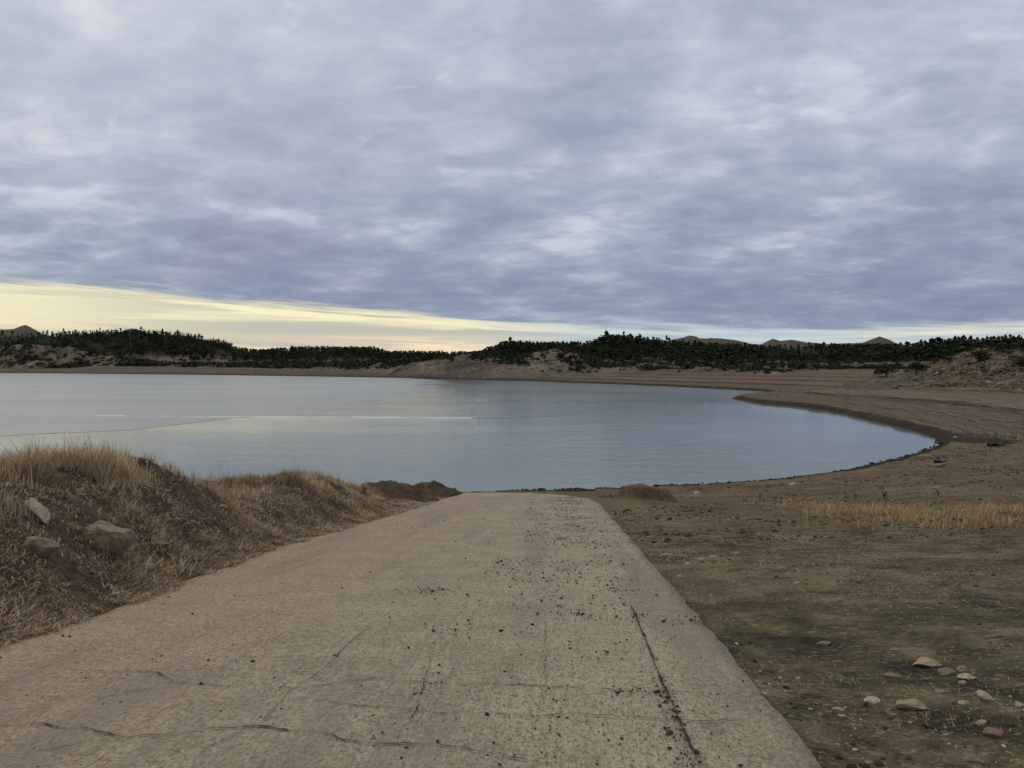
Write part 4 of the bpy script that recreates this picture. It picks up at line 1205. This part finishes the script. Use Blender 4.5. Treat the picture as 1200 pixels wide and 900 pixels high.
def mound(px, py_top, depth, rx, ry, label, peak=1.5, seed=1, name='dirt_mound', mat=DIRT, group='dirt mounds left of the ramp end', cap=0.0):
    cx, cy = (px - 600) / F * depth, depth
    top = float(crest_z(py_top, depth))
    n = 46
    vs, fs = [], []
    for i in range(n + 1):
        for k in range(n + 1):
            a, b = -1 + 2 * i / n, -1 + 2 * k / n
            x, y = cx + a * rx, cy + b * ry
            rr = min(1.0, math.hypot(a, b) * (1 + 0.22 * float(fbm(a * 2 + seed, b * 2, 1, seed, 3))))
            vs.append((x, y, rr))
    g = height(np.array([v[0] for v in vs]), np.array([v[1] for v in vs]))
    g0 = float(height(np.array([cx]), np.array([cy]))[0])
    out = []
    for (x, y, rr), gz in zip(vs, g):
        f = (1 - rr ** peak)
        if cap:
            e = 0.05 * float(fbm(x, y, 0.35, seed + 9, 3))
            f = 0.62 * float(smooth(0.52 + e - rr, 0, 0.09)) + 0.38 * max(0.0, 1 - rr) ** 1.3
        else:
            f = f * f * (3 - 2 * f) * 0.35 + f * 0.65
        out.append((x, y, float(gz) - 0.06 + (top - g0 + 0.06) * f + ((0.06 if cap else 0.20) * float(fbm(x, y, 0.45, seed + 5, 5, 0.68))) * min(1, f * 2.5)))
    for i in range(n):
        for k in range(n):
            a = i * (n + 1) + k
            fs.append((a, a + n + 1, a + n + 2, a + 1))
    o = link(name, face_mesh(name, out, fs), mat)
    return tag(o, label, 'mound', group)
mound(464, 566, 30.0, 2.1, 2.3, 'brown dirt mound beside the grass, rounder of the two', 1.1, 3)
mound(509, 564, 35.0, 1.9, 2.4, 'brown dirt mound with a peaked top by the ramp end', 0.85, 8)
mound(750, 567, 31.5, 1.75, 1.4, 'flat topped block of eroded mud right of the ramp end', 1.4, 13, 'mud_block', BLOCK, 'eroded mud lumps right of the ramp end', 0.5)
mound(776, 570, 31.5, 0.75, 0.8, 'low dark crumbled lump of mud behind the flat block', 1.0, 17, 'mud_block', BLOCK, 'eroded mud lumps right of the ramp end')

# ------------------------------------------------------------------ dry weeds, twigs, driftwood
TWIG = None
def mat_twig(name, a, b):
    m, nt, p = material(name)
    P = nt.n('ShaderNodeTexCoord').outputs['Object']
    nt.link(nt.mix(nt.noise(P, 12, 4), a, b), p.inputs['Base Color'])
    p.inputs['Roughness'].default_value = 0.95
    return m
M_STRAW = mat_twig('straw_stem', (0.42, 0.35, 0.24), (0.58, 0.50, 0.37))
M_WEED = mat_twig('weed_stem', (0.14, 0.095, 0.06), (0.26, 0.175, 0.105))
M_SEED = mat_twig('weed_seed', (0.22, 0.135, 0.07), (0.34, 0.225, 0.125))
M_DRIFT = mat_twig('driftwood', (0.20, 0.17, 0.135), (0.36, 0.32, 0.27))
M_DARKW = mat_twig('wet_wood', (0.035, 0.026, 0.02), (0.08, 0.06, 0.045))
def tubes(name, paths, mat, parent=None, sides=5):
    vs, fs = [], []
    for pts, r0, r1 in paths:
        pts = [Vector(p) for p in pts]
        n = len(pts)
        for i, p in enumerate(pts):
            t = (pts[min(i + 1, n - 1)] - pts[max(i - 1, 0)]).normalized()
            s = t.cross(Vector((0.31, 0.17, 0.93)))
            if s.length < 1e-3: s = t.cross(Vector((1, 0, 0)))
            s.normalize(); q = t.cross(s)
            r_ = r0 + (r1 - r0) * i / (n - 1)
            b = len(vs)
            for k in range(sides):
                a = 6.2832 * k / sides
                vs.append(p + s * math.cos(a) * r_ + q * math.sin(a) * r_)
            if i:
                for k in range(sides):
                    fs.append((b - sides + k, b - sides + (k + 1) % sides, b + (k + 1) % sides, b + k))
    return link(name, face_mesh(name, vs, fs), mat, parent)
def weed(px, py, hpx, label, seed, group, spread=0.35, stems=5, scale=1.0):
    p = ground_hit(px, py)
    h = hpx / F * p[1]
    r_ = random.Random(seed)
    root = tag(link('dry_weed', None, loc=tuple(p)), label, 'weed', group)
    paths, heads = [], []
    for s in range(stems):
        a = r_.uniform(0, 6.28); le = r_.uniform(0.05, spread); hh = h * r_.uniform(0.6, 1.0)
        pts = [(math.cos(a) * le * hh * f ** 1.5, math.sin(a) * le * hh * f ** 1.5, hh * f - 0.03) for f in (0, 0.3, 0.6, 0.85, 1)]
        rad = max(0.003, 0.0006 * p[1]) * scale
        paths.append((pts, rad, rad * 0.5))
        heads.append(pts[-1])
        for b in range(5):
            f = r_.uniform(0.35, 0.9); a2 = r_.uniform(0, 6.28); l2 = hh * r_.uniform(0.1, 0.28)
            q0 = (math.cos(a) * le * hh * f ** 1.5, math.sin(a) * le * hh * f ** 1.5, hh * f)
            q1 = (q0[0] + math.cos(a2) * l2 * 0.6, q0[1] + math.sin(a2) * l2 * 0.6, q0[2] + l2)
            paths.append(([q0, q1], rad * 0.6, rad * 0.4))
    tubes('stem', paths, M_WEED, root, 4)
    for hd in heads:
        vs, fs = [], []
        for _ in range(9):
            b = len(vs)
            vs += [Vector(hd), Vector(hd) + Vector((r_.gauss(0, 1), r_.gauss(0, 1), r_.gauss(0.5, 1.2))) * h * (0.012 if scale < 0.65 else 0.04), Vector(hd) + Vector((r_.gauss(0, 1), r_.gauss(0, 1), r_.gauss(0.5, 1.2))) * h * (0.012 if scale < 0.65 else 0.04)]
            fs.append((b, b + 1, b + 2))
        vs2 = [vs[0]] + [v_ for i_, v_ in enumerate(vs) if i_ % 3]
        fs2 = [(0, 1 + 2 * i_, 2 + 2 * i_) for i_ in range(9)]
        link('seed_head', face_mesh('seed_head', vs2, fs2, False), M_SEED, root)

weed(283, 560, 26, 'tall thin bare weed standing against the water behind the bank', 1, 'dry weeds on the banks', 0.25, 4, 0.6)
weed(1036, 586, 12, 'leafy dry weed, fullest in the tan grass belt', 2, 0 or 'dry weeds on the banks', 0.3, 7)
weed(1100, 582, 10, 'thin leaning weed right of the fullest weed', 3, 'dry weeds on the banks', 0.6, 3)
weed(890, 586, 9, 'dark leaning weed at the left end of the tan grass', 4, 'dry weeds on the banks', 0.7, 3)
weed(1125, 762, 30, 'low pale weed in the turf above the flat slab', 5, 'dry weeds on the banks', 0.9, 5, 0.7)
weed(54, 705, 40, 'reddish weed on the bank at the ramp corner far left', 6, 'dry weeds on the banks', 0.5, 6, 0.7)
weed(428, 580, 14, 'short weed at the end of the grass by the dirt mounds', 7, 'dry weeds on the banks', 0.5, 5)

def tangle(px, py, rad_px, label, seed, n=42):
    p = ground_hit(px, py); rad = rad_px / F * p[1]
    r_ = random.Random(seed)
    paths = []
    for _ in range(n):
        a = r_.uniform(0, 6.28); rr = rad * r_.uniform(0.3, 1.0)
        c = Vector((r_.gauss(0, 0.35) * rad, r_.gauss(0, 0.25) * rad, rad * r_.uniform(0.05, 0.4)))
        ax = Vector((r_.gauss(0, 1), r_.gauss(0, 1), r_.gauss(0, 1))).normalized()
        s = ax.orthogonal().normalized(); q = ax.cross(s)
        st, ln = r_.uniform(0, 6.28), r_.uniform(1.0, 2.6)
        pts = []
        for i in range(9):
            t = st + ln * i / 8
            v = c + (s * math.cos(t) + q * math.sin(t)) * rr * (0.6 + 0.3 * i / 8)
            v.z = max(v.z, 0.01)
            pts.append(v)
        paths.append((pts, 0.0042, 0.002))
    o = tubes('dry_tangle', paths, M_STRAW, None, 4)
    o.location = (p[0], p[1], p[2] + 0.04)
    tag(o, label, 'tumbleweed', 'tangles of dry stems on the left bank')
tangle(186, 641, 21, 'pale looping tangle of dry stems right of the layered boulder', 11, 46)
tangle(200, 612, 17, 'smaller straw tangle above the looping one', 12, 26)
tangle(235, 634, 20, 'loose low straw tangle between looping tangle and ramp', 13, 30)
tangle(97, 583, 15, 'greyish tangle of stems high on the bank under the crest', 14, 24)

def driftwood(pts_px, r0, r1, mat, label, seed, branches=2):
    base = [ground_hit(*p) for p in pts_px]
    r_ = random.Random(seed)
    c = sum(base) / len(base)
    pts = [Vector(b - c) + Vector((0, 0, r0 * 0.7)) for b in base]
    paths = [(pts, r0, r1)]
    for _ in range(branches):
        i = r_.randrange(1, len(pts)); q = pts[i]
        d = Vector((r_.gauss(0, 1), r_.gauss(0, 0.6), abs(r_.gauss(0, 0.8)))).normalized() * r0 * r_.uniform(2, 4)
        paths.append(([q, q + d * 0.5, q + d], r1 * 0.8, r1 * 0.4))
    o = tubes('driftwood', paths, mat, None, 7)
    o.location = tuple(c)
    tag(o, label, 'driftwood', 'driftwood on the right hand beach')
driftwood([(1088, 547), (1094, 547.5), (1101, 547), (1108, 545)], 0.12, 0.07, M_DRIFT, 'pale curved driftwood branch on the upper beach', 21)
driftwood([(1096, 542.5), (1101, 542), (1106, 543)], 0.11, 0.06, M_DARKW, 'dark stub of driftwood behind the pale curved branch', 22, 3)
driftwood([(1158, 523.5), (1168, 522.5), (1176, 523)], 0.14, 0.08, M_DARKW, 'dark driftwood log past the end of the cove', 23, 2)

# ------------------------------------------------------------------ trees
def mat_needles(name, a, b):
    m, nt, p = material(name)
    oi = nt.n('ShaderNodeObjectInfo')
    P = nt.n('ShaderNodeTexCoord').outputs['Object']
    f = nt.math('ADD', nt.math('MULTIPLY', nt.noise(P, 0.9, 3), 0.7), nt.math('MULTIPLY', oi.outputs['Random'], 0.3))
    nt.link(nt.mix(nt.sstep(f, 0.25, 0.75), a, b), p.inputs['Base Color'])
    p.inputs['Roughness'].default_value = 0.9
    p.inputs['Specular IOR Level'].default_value = 0.1
    return m
NEEDLE = mat_needles('pine_needles', (0.018, 0.026, 0.016), (0.062, 0.072, 0.038))
BUSH = mat_needles('juniper_leaves', (0.022, 0.027, 0.014), (0.05, 0.052, 0.027))
BARK = mat_twig('pine_bark', (0.05, 0.035, 0.026), (0.10, 0.07, 0.05))
def crown_faces(r_, hgt, wide, n, bare=0.2, shape=1.0):
    """needle sprays through the crown's volume, on uneven limbs"""
    limbs = []
    k = max(8, n // 9)
    for _ in range(k):
        f = r_.random() ** 0.85
        z = hgt * (bare + (1 - bare) * f)
        prof = (1 - f) ** (0.75 * shape) * (0.55 + 0.45 * min(1, f * 6)) + 0.05
        a = r_.uniform(0, 6.28)
        limbs.append((a, z, wide * prof * r_.uniform(0.45, 1.15)))
    vs, fs = [], []
    for i in range(n):
        a, z, l = limbs[i % k]
        t = r_.random() ** 0.6
        c = Vector((math.cos(a) * l * t, math.sin(a) * l * t, z - 0.15 * l * t + r_.gauss(0, 0.02) * hgt))
        s = hgt * r_.uniform(0.045, 0.09)
        e1 = Vector((r_.gauss(0, 1), r_.gauss(0, 1), r_.gauss(0, 0.6))).normalized() * s
        e2 = Vector((r_.gauss(0, 1), r_.gauss(0, 1), r_.gauss(0, 0.6))).normalized() * s
        b = len(vs)
        vs += [c - e1 * 0.9, c + e2, c + e1, c - e2 * 0.8]
        fs.append((b, b + 1, b + 2, b + 3))
    b = len(vs)
    s = hgt * 0.03
    vs += [Vector((0, 0, hgt)), Vector((s, 0, hgt * 0.88)), Vector((-s * 0.5, s, hgt * 0.87)), Vector((-s * 0.5, -s, hgt * 0.88))]
    fs += [(b, b + 1, b + 2), (b, b + 2, b + 3), (b, b + 3, b + 1)]
    return vs, fs
PINES = []
for i in range(7):
    r_ = random.Random(500 + i)
    wide = r_.uniform(0.26, 0.38)
    vs, fs = crown_faces(r_, 1.0, wide, 330, r_.uniform(0.03, 0.16), r_.uniform(0.55, 1.0))
    cm = face_mesh('pine_crown', vs, fs, False); cm.materials.append(NEEDLE)
    tv, tf = [], []
    lean = r_.uniform(-0.02, 0.02)
    for j, (zz, rr) in enumerate(((-0.06, 0.028), (0.1, 0.021), (0.5, 0.014), (0.93, 0.004))):
        for k in range(6):
            tv.append((math.cos(k * 1.0472) * rr + lean * zz, math.sin(k * 1.0472) * rr, zz))
        if j:
            for k in range(6):
                tf.append((6 * j - 6 + k, 6 * j - 6 + (k + 1) % 6, 6 * j + (k + 1) % 6, 6 * j + k))
    tm = face_mesh('pine_trunk', tv, tf); tm.materials.append(BARK)
    PINES.append((cm, tm))
def pine(x, y, h, label, group, kind=None):
    z = float(height(np.array([x]), np.array([y]))[0])
    cm, tm = PINES[random.randrange(len(PINES))] if kind is None else PINES[kind]
    root = link('pine_tree', None, loc=(x, y, z))
    root.scale = (h * random.uniform(0.85, 1.25),) * 2 + (h,)
    root.rotation_euler = (0, 0, random.uniform(0, 6.28))
    tag(root, label, 'pine tree', group)
    link('trunk', tm, None, root); link('crown', cm, None, root)
WOOD = RIDGES[1]
def ridge_xy(px, t=1.0):
    dc = float(WOOD['d'](px)); wd = float(WOOD['w'](px))
    dep = dc - wd * (1 - t)
    return (px - 600) / F * dep, dep
SKY = [  # px range, trees, height in px low, high, label, group
    (0, 250, 52, 3.5, 7.5, 'pine in the skyline row of the far left wooded hill', 'skyline pines of the far left hill'),
    (282, 560, 42, 3.5, 7, 'pine in the low skyline row left of the gap', 'skyline pines of the low middle ridge'),
    (566, 698, 34, 5, 9, 'pine on the skyline left of the tallest pine ridge', 'skyline pines above the pale mound'),
    (704, 790, 26, 6, 11, 'pine on the high skyline of the central wooded ridge', 'skyline pines of the central ridge'),
    (790, 1050, 48, 4, 9, 'pine along the dark ridge below the bare knobs', 'pines in front of the bare knobs'),
    (1060, 1210, 42, 8, 14, 'pine with sky between trunks on the right hand ridge', 'skyline pines of the right hand ridge'),
]
for a, b, n, lo, hi, label, group in SKY:
    for i in range(n):
        px = a + (b - a) * (i + random.uniform(0.1, 0.9)) / n
        x, y = ridge_xy(px, random.uniform(0.72, 1.0))
        pine(x, y, random.uniform(lo, hi) * 1.08 / F * y, label, group)
for px, hp, label in ((710, 11.5, 'tallest pine, at the left end of the central ridge skyline'), (598, 11, 'broad pine topping the dome of trees by the gap'), (1063, 11, 'lone pine at the left foot of the right hand ridge'), (555, 6, 'tiny lone pine at the right end of the sunset gap')):
    x, y = ridge_xy(px, 0.98)
    pine(x, y, hp / F * y, label, 'standout pines on the skyline', 1)

# the wood behind and below them reads as one dark mass
def far_wood():
    n = 15000
    px = rng.uniform(-60, 1260, n); t = rng.uniform(0.06, 1.25, n) 
    dc = WOOD['d'](px); wd = WOOD['w'](px)
    dep = dc - wd * (1 - t)
    x, y = (px - 600) / F * dep, dep
    x = x + rng.normal(0, 2, n)
    z, q = height(x, y, True)
    cl = 0.5 + 1.2 * fbm(x, y, 45, 211, 3)
    keep = ~((px > 1052) & (t > 0.72) & (rng.random(n) < 0.8)) & (q['wood'] > 0.05) & (rng.random(n) < np.clip(0.04 + 1.0 * q['wood'], 0, 1) * np.clip(0.15 + 1.5 * cl, 0, 1)) & (q['sd'] > 12)
    # loose groves that run down between the pale hills
    m = 1300
    px2 = rng.uniform(0, 1240, m); dep2 = rng.uniform(0, 1, m)
    d0 = RIDGES[2]['d'](px2); d1 = WOOD['d'](px2) - WOOD['w'](px2) * 0.9
    dep2 = d0 * 0.98 + (d1 - d0) * dep2 * 1.05
    x2, y2 = (px2 - 600) / F * dep2, dep2
    z2, q2 = height(x2, y2, True)
    k2 = (rng.random(m) < np.clip(0.1 + 1.5 * fbm(x2, y2, 40, 215, 3), 0, 1)) & (q2['sd'] > 35)
    x = np.concatenate([x[keep], x2[k2]]); y = np.concatenate([y[keep], y2[k2]]); z = np.concatenate([z[keep], z2[k2]])
    hk = np.concatenate([np.interp(t[keep], [0.7, 0.85], [1.0, 0.80]), np.full(int(k2.sum()), 0.8)])
    tm = []
    for i in range(6):
        r_ = random.Random(700 + i)
        vs, fs = crown_faces(r_, 1.0, r_.uniform(0.2, 0.3), 34, 0.05, r_.uniform(0.6, 1.0))
        fs = [f for f in fs if len(f) == 4]
        V = np.array([v[:] for v in vs]); Q = np.array(fs)
        # thicker sprays for the coarse crowns
        ctr = V[Q].mean(1, keepdims=True)
        W = (ctr + (V[Q] - ctr) * 1.9).reshape(-1, 3)
        tm.append((W, np.arange(len(W)).reshape(-1, 4)))
    allv, allf, base = [], [], 0
    pick = rng.integers(0, 6, len(x))
    for i, (W, Q) in enumerate(tm):
        s = np.nonzero(pick == i)[0]
        h = rng.uniform(3.0, 6.8, len(s)) * hk[s]; a = rng.uniform(0, 6.28, len(s))
        ca, sa = np.cos(a)[:, None], np.sin(a)[:, None]
        sx = (h * rng.uniform(1.1, 1.7, len(s)))[:, None]
        V = np.stack([x[s][:, None] + (W[None, :, 0] * ca - W[None, :, 1] * sa) * sx, y[s][:, None] + (W[None, :, 0] * sa + W[None, :, 1] * ca) * sx, z[s][:, None] + W[None, :, 2] * h[:, None]], -1)
        allv.append(V.reshape(-1, 3))
        allf.append((Q[None] + base + (np.arange(len(s)) * len(W))[:, None, None]).reshape(-1, 4))
        base += len(s) * len(W)
    V = np.concatenate(allv); Q = np.concatenate(allf)
    me = np_mesh('pine_forest', V, Q.ravel(), np.arange(len(Q)) * 4, np.full(len(Q), 4), False)
    tag(link('pine_forest', me, NEEDLE), 'dark distant pine wood covering the ridges across the lake', 'forest', kind='stuff')
far_wood()

# junipers
JUN = []
for i in range(5):
    r_ = random.Random(800 + i)
    vs, fs = [], []
    lobes = [(r_.uniform(-0.34, 0.34), r_.uniform(-0.3, 0.3), r_.uniform(0.2, 0.62), r_.uniform(0.16, 0.30)) for _ in range(9)]
    for _ in range(620):
        lx, ly, lz, lr = lobes[r_.randrange(9)]
        d = Vector((r_.gauss(0, 1), r_.gauss(0, 1), r_.gauss(0, 1))).normalized() * lr * r_.uniform(0.6, 1.08)
        c = Vector((lx, ly, lz)) + d
        if c.z < 0: c.z = abs(c.z) * 0.3
        s = r_.uniform(0.03, 0.065)
        e1 = Vector((r_.gauss(0, 1), r_.gauss(0, 1), r_.gauss(0, 1))).normalized() * s; e2 = Vector((r_.gauss(0, 1), r_.gauss(0, 1), r_.gauss(0, 1))).normalized() * s
        b = len(vs); vs += [c - e1, c + e2, c + e1, c - e2 * 0.7]; fs.append((b, b + 1, b + 2, b + 3))
    cm = face_mesh('juniper_crown', vs, fs, False); cm.materials.append(BUSH)
    JUN.append(cm)
jt = face_mesh('juniper_stem', [(math.cos(k) * r_, math.sin(k) * r_, z_) for z_, r_ in ((-0.08, 0.05), (0.25, 0.03), (0.55, 0.012)) for k in (0, 1.256, 2.513, 3.77, 5.03)],
               [(5 * j + k, 5 * j + (k + 1) % 5, 5 * j + 5 + (k + 1) % 5, 5 * j + 5 + k) for j in (0, 1) for k in range(5)])
jt.materials.append(BARK)
def juniper(p, wd, ht, label, group, parts=True):
    cm = JUN[random.randrange(5)]
    if parts:
        o = link('juniper_bush', None, loc=tuple(p))
        link('crown', cm, None, o); link('stem', jt, None, o)
    else:
        o = link('juniper_bush', cm, None, None, tuple(p))
    o.scale = (wd, wd, ht); o.rotation_euler = (0, 0, random.uniform(0, 6.28))
    tag(o, label, 'juniper', group)
for px, py, wpx, hpx, label in ((1039, 441, 30, 14, 'broad dark juniper alone on the tan flat below the right ridge'), (1073, 436, 26, 15, 'dark juniper at the left toe of the right hand bank'),
                                (1147, 424, 30, 16, 'dark juniper spreading over the crest of the right hand bank'), (1197, 431, 24, 20, 'dark juniper cut by the right edge of the photo'),
                                (1112, 424, 14, 8, 'small dark juniper on the slope between the bank junipers'), (1176, 414, 22, 12, 'dark juniper on the bank top under the tall pines')):
    p = ground_hit(px, py, 80, 900)
    juniper(p, wpx / F * p[1] * 0.9, hpx / F * p[1] * 1.1, label, 'large junipers on the right hand bank')
DOTS = [(0, 330, 408, 432, 30, 'small dark juniper dotting the pale hill at far left', 'junipers on the far left pale hill'),
        (440, 700, 418, 438, 46, 'small dark juniper dotting the pale eroded hills across the lake', 'junipers on the middle pale hills'),
        (700, 900, 420, 440, 40, 'small dark juniper dotting the low slopes under the wooded ridge', 'junipers under the central ridge'),
        (900, 1060, 428, 440, 16, 'small dark juniper on the low pale ledges at right', 'junipers on the right hand ledges')]
for x0, x1, y0, y1, n, label, group in DOTS:
    got, tries = 0, 0
    while got < n and tries < n * 8:
        tries += 1
        px, py = random.uniform(x0, x1), random.uniform(y0, y1)
        p = ground_hit(px, py, 120, 1500)
        zz, q = height(np.array([p[0]]), np.array([p[1]]), True)
        if p[1] > 1100 or q['sd'][0] < 25 or q['zone'][0] < 0.5:
            continue
        wd = random.uniform(4, 11) / F * p[1]
        juniper(p, wd, wd * random.uniform(0.5, 0.85), label, group, False)
        got += 1

# low scrub matting the bare slopes
def scrub():
    n = 90000
    px = rng.uniform(-40, 1240, n); t = rng.random(n) ** 1.7
    d0 = np.where(px < 1060, RIDGES[2]['d'](px) - RIDGES[2]['w'](px) * 1.0, 150); d1 = np.where(px < 1060, WOOD['d'](px) - WOOD['w'](px) * 0.8, 300)
    dep = d0 + (d1 - d0) * t
    x, y = (px - 600) / F * dep, dep
    cl = 0.5 + 1.3 * fbm(x, y * 0.5, 16, 221, 5, 0.6)
    k = rng.random(n) < np.clip((cl - 0.40) * 2.0, 0, 1) * 0.55 + 0.035
    x, y, cl = x[k], y[k], cl[k]
    z, q = height(x, y, True)
    k = (q['sd'] > 30) & (z > 4.5)
    k &= ~((q['zone'] == 4) & (rng.random(len(x)) < 0.35))
    x, y, z = x[k], y[k], z[k]
    vs0 = []
    for i in range(5):
        r_ = random.Random(900 + i)
        W = []
        for _ in range(16):
            c = Vector((r_.gauss(0, 0.28), r_.gauss(0, 0.28), abs(r_.gauss(0.25, 0.2))))
            e1 = Vector((r_.gauss(0, 1), r_.gauss(0, 1), r_.gauss(0, 1))).normalized() * 0.2; e2 = Vector((r_.gauss(0, 1), r_.gauss(0, 1), r_.gauss(0, 1))).normalized() * 0.2
            W += [c - e1, c + e2, c + e1, c - e2]
        vs0.append(np.array([v[:] for v in W]))
    pick = rng.integers(0, 5, len(x)); allv = []
    for i, W in enumerate(vs0):
        m_ = np.nonzero(pick == i)[0]
        sz = np.clip(rng.lognormal(math.log(1.55), 0.6, len(m_)), 0.5, 5.0)[:, None] * np.clip(y[m_] / 480, 0.35, 1.4)[:, None]
        a = rng.uniform(0, 6.28, len(m_))[:, None]
        allv.append(np.stack([x[m_][:, None] + (W[None, :, 0] * np.cos(a) - W[None, :, 1] * np.sin(a)) * sz, y[m_][:, None] + (W[None, :, 0] * np.sin(a) + W[None, :, 1] * np.cos(a)) * sz, z[m_][:, None] + W[None, :, 2] * sz * 0.75], -1).reshape(-1, 3))
    V = np.concatenate(allv)
    k = len(V) // 4
    me = np_mesh('scrub', V, np.arange(4 * k), np.arange(k) * 4, np.full(k, 4), False)
    tag(link('scrub', me, BUSH), 'low dark scrub speckling the bare pale slopes across the lake', 'scrub', kind='stuff')
scrub()
